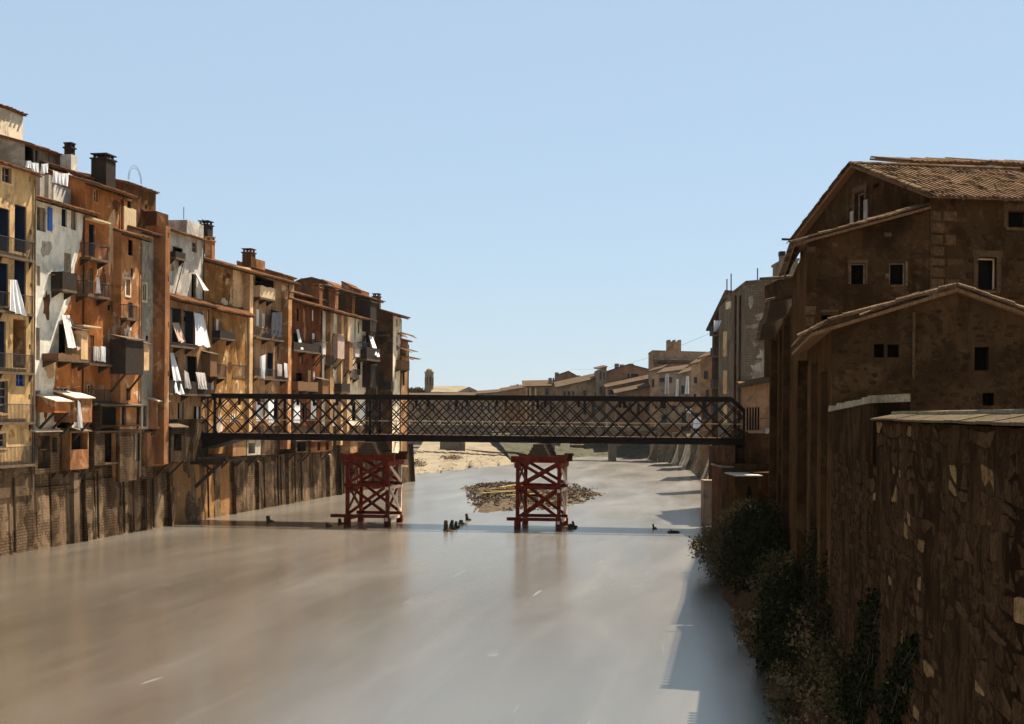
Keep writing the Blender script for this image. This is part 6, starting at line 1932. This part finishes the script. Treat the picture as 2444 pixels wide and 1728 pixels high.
block('low house with bright tile roof just above the bridge chord', 'house', 'house', 1472, 1556, 940, 274, 5, 'farwall2', ybase=1080, roof='shed', rise=1.2, top2=920, over=.5, group=NF, wins=[(1500, 960, 1508, 985), (1520, 965, 1528, 990), (1540, 960, 1546, 985)])
block('pair of tan houses with arched windows under stepped roofs', 'house', 'house', 1330, 1430, 926, 294, 12, 'farwall', ybase=1080, roof='shed', rise=2.2, top2=902, over=.4, group=NF, wins=[(1344, 934, 1350, 944), (1355, 934, 1361, 944), (1366, 934, 1371, 944), (1392, 932, 1400, 944), (1420, 934, 1425, 946), (1345, 965, 1352, 985), (1392, 965, 1400, 990), (1412, 965, 1420, 990)])
block('dark flat topped attic above the tan houses', 'house', 'house', 1329, 1384, 896, 308, 10, 'farwall2', ybase=960, roof='gable', rise=.9, top2=902, over=.2, group=NF)
block('long brown party wall stepping down behind the tan houses', 'house', 'house', 1382, 1432, 914, 307, 10, 'farwall3', ybase=960, roof='shed', rise=.6, top2=898, over=.2, group=NF)
block('pale house with lit pilasters and one arched window', 'house', 'house', 1254, 1332, 923, 306, 12, 'farwall', ybase=1080, roof='shed', rise=2.4, top2=921, over=.7, group=NF, wins=[(1301, 928, 1310, 943), (1270, 960, 1276, 980), (1290, 960, 1296, 980), (1312, 960, 1318, 985)])
for x0, x1, lb in ((1255, 1259, 'leftmost lit pilaster on the pale house with one arched window'), (1263, 1268, 'second lit pilaster from the left on the pale house'), (1276, 1281, 'lit pilaster just left of the arched window of the pale house'), (1322, 1327, 'lit pilaster right of the arched window, at the pale house corner')):
    q0, q1 = at(x0, 926, 305.6), at(x1, 926, 305.6)
    mb = MB(); mb.box(q0.x, q1.x, 305.2, 306, -.4, q0.z); setp(part('pilaster', mb, 'cream', None, loc=(q0.x, 305.6, 0)), lb, 'pilaster', 'lit pilasters of the pale house')
block('slim house with a tall chimney beside the dark attic', 'house', 'house', 1320, 1332, 916, 304, 8, 'farwall', ybase=1080, over=.1, group=NF)
for x, y, w, lb in ((1329, 889, .45, 'tall chimney at the left end of the dark attic'), (1313, 902, .4, 'stout chimney on the pale pilaster house'), (1321, 902, .2, 'thin chimney right of the stout one'), (1381, 896, .4, 'small chimney at the right end of the dark attic')):
    q = at(x, y, 310); mb = MB(); mb.box(q.x - w, q.x + w, 309.5, 310.5, q.z - 1.8, q.z); setp(part('chimney_stack', mb, 'farwall3', None, loc=q), lb, 'chimney', 'chimneys on the far houses')
far_rows = [(1196, 1256, 935, 326, 'low brown house descending toward the river bend', 'farwall2', 925), (1140, 1200, 941, 345, 'lowest far house before the pale hall', 'farwall3', 936), (1060, 1145, 945, 348, 'shaded long wall house behind the lattice', 'farwall3', 945), (960, 1064, 946, 352, 'far tan house behind the left lattice bays', 'farwall', 946)]
for x0, x1, yt, Y, lb, mt, t2 in far_rows:
    ws = [(x0 + 8 + 16 * i, 962, x0 + 13 + 16 * i, 982) for i in range(int((x1 - x0 - 10) / 16))]
    block(lb, 'house', 'house', x0, x1, yt, Y, 10, mt, ybase=1062, roof='shed', rise=1.4, top2=t2, over=.4, wins=ws, group='small far houses at the river bend')
# pale hall with pediment, bell tower
hall, fH, _ = block('long pale roofed hall with a shaded pediment', 'hall', 'building', 1030, 1150, 938, 385, 14, 'farwall2', ybase=1040, over=.3, rmat='farwall2')
p0, p1 = at(1028, 938, 384), at(1110, 938, 384); q0, q1 = at(1034, 924, 398), at(1112, 924, 398)
mb = MB(); qq = [tuple(p0), tuple(p1), tuple(q1), tuple(q0)]; mb.hexa(qq + [(a[0], a[1], a[2] + .3) for a in qq]); part('roof_slope', mb, 'sand', hall)
g0, g1, g2 = at(1088, 937, 383), at(1150, 937, 383), at(1119, 923, 383)
mb = MB(); mb.prism([g0, g1, g2], (0, 12, 0)); part('pediment', mb, 'farwall3', hall)
bt = thing('bell_tower', 'lone octagonal bell tower with a small dome on the skyline', 'tower', at(1024, 945, 390))
c0 = at(1024, 945, 390); zt = at(1024, 890, 390).z; rad = (at(1035, 900, 390).x - at(1014, 900, 390).x) / 2
mb = MB(); mb.tube((c0.x, 390, c0.z - 6), (c0.x, 390, zt), rad, rad, n=8); part('wall', mb, 'farwall3', bt)
mb = MB(); mb.tube((c0.x, 390, zt), (c0.x, 390, zt + .35), rad * 1.1, rad * 1.12, n=8); part('cornice', mb, 'farwall', bt)
mb = MB()
for j in range(4):
    a0, a1 = math.pi / 2 * j / 4, math.pi / 2 * (j + 1) / 4
    mb.tube((c0.x, 390, zt + .35 + 1.0 * math.sin(a0)), (c0.x, 390, zt + .35 + 1.0 * math.sin(a1)), 1.0 * math.cos(a0), 1.0 * math.cos(a1) + .01, n=12)
part('dome', mb, 'farwall3', bt)
for k_ in range(8):
    an = math.pi / 4 * (k_ + .5)
    x, y = c0.x + math.cos(an) * rad * .93, 390 + math.sin(an) * rad * .93
    mb = MB(); mb.beam((x, y, zt - 3.6), (x, y, zt - 1.2), .4, .25, (math.cos(an), math.sin(an), 0)); part('belfry_opening', mb, 'quaymid', bt)
for i, (x, y, sz) in enumerate(((968, 936, 1.6), (980, 932, 1.8), (992, 931, 2.0), (1003, 932, 1.7), (1170, 938, 1.3), (1185, 936, 1.2), (1225, 926, 1.3), (1236, 924, 1.2))):
    c = at(x, y, 375 if x < 1010 else 372)
    t = thing('tree', ['far tree at the end of the left row', 'second far tree left of the bell tower', 'tallest far tree left of the bell tower', 'far tree touching the bell tower', 'tiny far tree right of the pediment', 'tiny far tree between pediment and brown house', 'tiny far tree above the low brown house roof', 'tiny far tree at the right end of the low brown roof'][i], 'tree', (c.x, c.y, c.z - 3), 'far trees on the skyline')
    part('crown', leaves(c, [((c.x, c.y, c.z - .3), (sz, sz, 1.0)), ((c.x + sz * .6, c.y, c.z - .8), (sz * .7, sz, .8))], 500, .3, 200 + i), 'leaf', t)
    mb = MB(); mb.tube((c.x, c.y, c.z - 6), (c.x, c.y, c.z), .25, .1, n=5); part('trunk', mb, 'bark', t)

# far low bridge
fb = thing('far_bridge', 'low flat far bridge with pale railing behind the lattice', 'bridge', at(1260, 1020, 250))
Z0 = at(1260, 1016, 250).z
p0, p1 = at(955, 1016, 262), at(1560, 1016, 238)
mb = MB(); mb.beam((p0.x, p0.y, Z0 - .3), (p1.x, p1.y, Z0 - .3), 4, .7); part('deck', mb, 'ggrey', fb)
mb = MB(); mb.beam((p0.x, p0.y - 2, Z0 + .75), (p1.x, p1.y - 2, Z0 + .75), .15, .12)
part('railing', mb, 'ivory', fb)
for i in range(24):
    f = i / 23; x, y = p0.x + (p1.x - p0.x) * f, p0.y + (p1.y - p0.y) * f - 2
    mb = MB(); mb.box(x - .06, x + .06, y - .06, y + .06, Z0, Z0 + .7); part('railing_post', mb, 'ivory', fb)
for f in (.62, .85):
    x, y = p0.x + (p1.x - p0.x) * f, p0.y + (p1.y - p0.y) * f
    mb = MB(); mb.box(x - .6, x + .6, y - 1.8, y + 1.8, -.5, Z0 - .65); part('pier', mb, 'ggrey', fb)

# far right quay with curved buttresses
qv = thing('river_wall', 'pale embankment wall with flaring curved buttresses on the far right bank', 'wall', (27, 210, 0))
Q = [on_water(1560, 1096), on_water(1600, 1101), on_water(1640, 1110), on_water(1670, 1122), on_water(1700, 1146), on_water(1712, 1165)]
for a, b in zip(Q, Q[1:]):
    mb = MB(); v = (b - a); nrm = Vector((v.y, -v.x, 0)).normalized()
    if nrm.x > 0: nrm = -nrm
    mb.hexa([(a.x, a.y, -.5), (b.x, b.y, -.5), (b.x + 6, b.y + 2, -.5), (a.x + 6, a.y + 2, -.5), (a.x + .5, a.y, 5), (b.x + .5, b.y, 5), (b.x + 6, b.y + 2, 5), (a.x + 6, a.y + 2, 5)])
    part('wall_face', mb, 'farwall3', qv)
    n = max(2, int(v.length / 4))
    for i in range(n):
        c = a.lerp(b, (i + R.uniform(.2, .8)) / n)
        mb = MB(); w = R.uniform(.5, .9); d = v.normalized()
        prev = None
        for j in range(6):
            z0, z1 = 5.2 * j / 6, 5.2 * (j + 1) / 6
            f0, f1 = 1.3 * (1 - j / 6) ** 2 + .25, 1.3 * (1 - (j + 1) / 6) ** 2 + .25
            o0, o1 = nrm * f0 - nrm * (.5 * 0), nrm * f1
            A0, A1 = c - d * w / 2, c + d * w / 2
            bk = -nrm * 1.0
            mb.hexa([tuple(A0 + o0 + Vector((0, 0, z0))), tuple(A1 + o0 + Vector((0, 0, z0))), tuple(A1 + bk + Vector((0, 0, z0))), tuple(A0 + bk + Vector((0, 0, z0))),
                     tuple(A0 + o1 + Vector((0, 0, z1))), tuple(A1 + o1 + Vector((0, 0, z1))), tuple(A1 + bk + Vector((0, 0, z1))), tuple(A0 + bk + Vector((0, 0, z1)))])
        part('buttress', mb, R.choice(['farwall3', 'ivory', 'ggrey', 'farwall']), qv)
bs = [(1230, 1110), (1320, 1098), (1400, 1090), (1480, 1092), (1560, 1098)]
ridged('far_bank', [tuple(on_water(x, y, -.05)) for x, y in bs], [(-6, 345, 4.0), (4, 330, 4.0), (14, 320, 4.0), (24, 300, 4.0), (34, 280, 4.0)], 'shore', 6, .3, seed=3)
for i, (x, y, w, mt) in enumerate(((1412, 1068, 26, 'ggrey'), (1460, 1070, 30, 'farwall3'), (1300, 1068, 34, 'ggrey'), (1365, 1072, 24, 'farwall3'), (1520, 1072, 30, 'farwall'))):
    p0, p1 = at(x, y, 279), at(x + w, y, 279)
    t = thing('shed', ['grey-green shed under the middle of the lattice', 'tan shed right of the grey-green shed', 'low shed behind the second trestle head', 'small shed between the trestle head and the grey-green shed', 'pale shed beside the far embankment'][i], 'shed', (p0.x, 279, 0), 'low sheds on the far shore')
    mb = MB(); mb.box(p0.x, p1.x, 277, 282, -.4, p0.z + .8); part('wall', mb, mt, t)
    mb = MB(); mb.box(p0.x - .3, p1.x + .3, 276.6, 282.4, p0.z + .8, p0.z + 1.0); part('roof', mb, 'tan', t)

qf = thing('river_wall', 'low grey-green far embankment under the far bridge', 'wall', (18, 300, 0))
a_, b_ = at(1228, 1070, 318), at(1600, 1070, 284)
mb = MB(); mb.hexa([(a_.x, a_.y, -.5), (b_.x, b_.y, -.5), (b_.x, b_.y + 3, -.5), (a_.x, a_.y + 3, -.5), (a_.x, a_.y, 4.5), (b_.x, b_.y, 4.5), (b_.x, b_.y + 3, 4.5), (a_.x, a_.y + 3, 4.5)]); part('wall_face', mb, 'ggrey', qf)
# gravel bar structures: low jetty wall and boarded rail
jt = thing('low_jetty', 'dark low jetty wall on the upper gravel bar', 'wall', at(1060, 1066, 270))
p0, p1 = at(1050, 1064, 270), at(1110, 1074, 262)
mb = MB(); mb.hexa([(p0.x, p0.y, .5), (p1.x, p1.y, .5), (p1.x, p1.y + 1, .5), (p0.x, p0.y + 1, .5), (p0.x, p0.y, 2.6), (p1.x, p1.y, 2.6), (p1.x, p1.y + 1, 2.6), (p0.x, p0.y + 1, 2.6)]); part('wall', mb, 'ggrey', jt)
ln = thing('mooring_boom', 'long dark boom line lying across the gravel bar to the second trestle', 'boom', on_water(1100, 1072, 1))
mb = MB(); 
pp = [on_water(x, y, .9) for x, y in ((960, 1067), (1040, 1070), (1110, 1074), (1180, 1080), (1236, 1084))]
for a, b in zip(pp, pp[1:]): mb.tube(a, b, .16, n=5)
part('boom', mb, 'darkwood', ln)
rl = thing('slatted_pen', 'small slatted balcony pen beside the first trestle at the gravel edge', 'fence', FL.W(82, 1, 2))
q0, q1 = at(956, 1112, 140), at(973, 1112, 140); zt = at(960, 1097, 140).z
mb = MB(); mb.box(q0.x, q1.x, 139.6, 140.6, q0.z - .1, q0.z); part('floor', mb, 'palewood', rl)
for i in range(6):
    x = q0.x + (q1.x - q0.x) * i / 5; mb = MB(); mb.box(x - .03, x + .03, 139.6, 139.7, q0.z, zt); part('slat', mb, 'shutter', rl)
mb = MB(); mb.box(q0.x, q1.x, 139.6, 139.7, zt, zt + .08); part('rail', mb, 'shutter', rl)
mb = MB(); mb.box(q0.x - 2.0, q0.x + .1, 139.8, 140.6, q0.z - .6, q0.z - .1); part('bracket_beam', mb, 'darkwood', rl)

# ------------------------------------------------------------------ bridge landing on the right
E_, fE, rE = block('rosy house with five narrow louvre slits beside the bridge end', 'house', 'house', 1780, 1850, 925, 97, 6, 'pink', ybase=1032, yaw=-.12, roof='shed', rise=.6, top2=908, over=.35, wins=[], group=NF, rmat='tile_rs')
sl_ = px_holes(fE, 0, [(1782 + 6.6 * i, 972, 1785.6 + 6.6 * i, 1026) for i in range(5)], .2)
for h in sl_:
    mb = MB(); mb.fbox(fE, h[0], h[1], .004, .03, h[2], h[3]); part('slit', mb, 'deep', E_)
for i in range(9):
    q = Vector(fE.W(-.3 + i * .33, .3, at(1780 + i * 9, 923 - i * 2.0, 97).z)); place('eave_tile', TILE, rE, q + Vector((0, .1, .1)), basis((1, 0, .2), (0, -1, -.2)))
mb = MB()
lt = at(1831, 1028, 96); mb.blob((lt.x, lt.y, lt.z), .2, .2, .25, n=8)
setp(part('lamp_globe', mb, 'palerock', None, loc=lt), 'white round lamp globe on the terrace wall by the rosy house', 'lamp')
T_ = thing('terrace_wall', 'brown terrace wall stepping down to the river beside the bridge end', 'wall', at(1800, 1200, 96))
def tw_(x0, x1, y0, y1, Ya, Yb, mat, name='wall_face'):
    p0, p1 = at(x0, y0, Ya), at(x1, y0, Ya); zb = at(x0, y1, Ya).z
    mb = MB(); mb.hexa([(p0.x, Ya, zb), (p1.x, Ya, zb), (p1.x, Yb, zb), (p0.x, Yb, zb), (p0.x, Ya, p0.z), (p1.x, Ya, p0.z), (p1.x, Yb, p0.z), (p0.x, Yb, p0.z)])
    return part(name, mb, mat, T_)
tw_(1784, 1850, 1030, 1110, 96.4, 104, 'houseshade2')
tw_(1758, 1790, 1070, 1118, 98.2, 103, 'rust')
tw_(1757, 1850, 1108, 1140, 95.5, 103, 'houseshade2')
tw_(1755, 1818, 1138, 1240, 91.0, 95.4, 'houseshade')
tw_(1800, 1872, 1128, 1240, 92.5, 100, 'houseshade2')
mb = MB(); p0, p1 = at(1755, 1137, 90.8), at(1820, 1137, 90.8); mb.box(p0.x, p1.x, 90.7, 95.45, p0.z, p0.z + .08); part('sunlit_ledge', mb, 'palerock', T_)  # pale slab colour stands in for sun on the terrace top
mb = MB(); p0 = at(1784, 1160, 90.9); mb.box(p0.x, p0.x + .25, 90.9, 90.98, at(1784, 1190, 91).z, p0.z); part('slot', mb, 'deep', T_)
mb = MB(); q0, q1 = at(1786, 1032, 96.3), at(1842, 1032, 96.3); mb.box(q0.x, q1.x, 96.1, 96.9, q0.z - .05, q0.z + .12); part('terrace_coping', mb, 'farwall', T_)
rl = MB(); rl.beam(at(1783, 1000, 96.6), at(1842, 998, 96.6), .04, .04); part('terrace_rail', rl, 'iron', T_)
ab = thing('bridge_pier', 'square reddish masonry pier carrying the right bridge end', 'pier', at(1738, 1200, 97))
p0, p1 = at(1724, 1116, 96.5), at(1755, 1116, 96.5)
mb = MB(); mb.box(p0.x, p1.x, 96.5, 101.5, -.5, p0.z); part('pier_base', mb, 'rust', ab)
mb = MB(); mb.box(p0.x - .08, p1.x + .08, 96.42, 101.6, p0.z, p0.z + .1); part('pier_ledge', mb, 'farwall3', ab)
p2, p3 = at(1730, 1060, 97.2), at(1755, 1060, 97.2)
mb = MB(); mb.box(p2.x, p3.x, 97.2, 101.4, p0.z + .1, 6.18); part('pier_shaft', mb, 'rust', ab)
mb = MB(); p4, p5 = at(1700, 1065, 110), at(1722, 1065, 110); mb.box(p4.x, p5.x, 108, 112, -.5, p4.z); setp(part('river_block', mb, 'quaydark', None, loc=(p4.x, 110, 0)), 'dark masonry block standing behind the bridge pier', 'wall')
mb = MB(); p4, p5 = at(1664, 1144, 104), at(1700, 1144, 104); mb.box(p4.x + .3, p5.x, 102.5, 104, -.5, p4.z); setp(part('low_landing', mb, 'farwall3', None, loc=(p4.x, 104, 0)), 'low grey landing block at the water beside the pier', 'landing')

# wires across the sky
w_ = MB()
pa, pb2 = at(1360, 882, 225), at(1708, 790, 122)
for i in range(12):
    f0, f1 = i / 12, (i + 1) / 12
    a, b = pa.lerp(pb2, f0), pa.lerp(pb2, f1)
    a.z -= 1.2 * math.sin(math.pi * f0); b.z -= 1.2 * math.sin(math.pi * f1)
    w_.tube(a, b, .012, n=4, cap=False)
setp(part('wire', w_, 'farwall3', None, loc=pa), 'thin telegraph wire strung across the sky to the tall block', 'wire')

# ------------------------------------------------------------------ thin river haze
k = NT('river_haze')
k.t.nodes.remove(k.b)
pv = k.n('ShaderNodeVolumePrincipled')
pv.inputs['Color'].default_value = (.93, .90, .86, 1)
pv.inputs['Density'].default_value = 0.00003
pv.inputs['Anisotropy'].default_value = .2
k.l(pv.outputs[0], k.out.inputs['Volume'])
M['haze'] = k.m
mb = MB(); mb.box(-1600, 1600, -300, 2100, -2.5, 34)
setp(part('haze', mb, 'haze', None), kind='stuff')
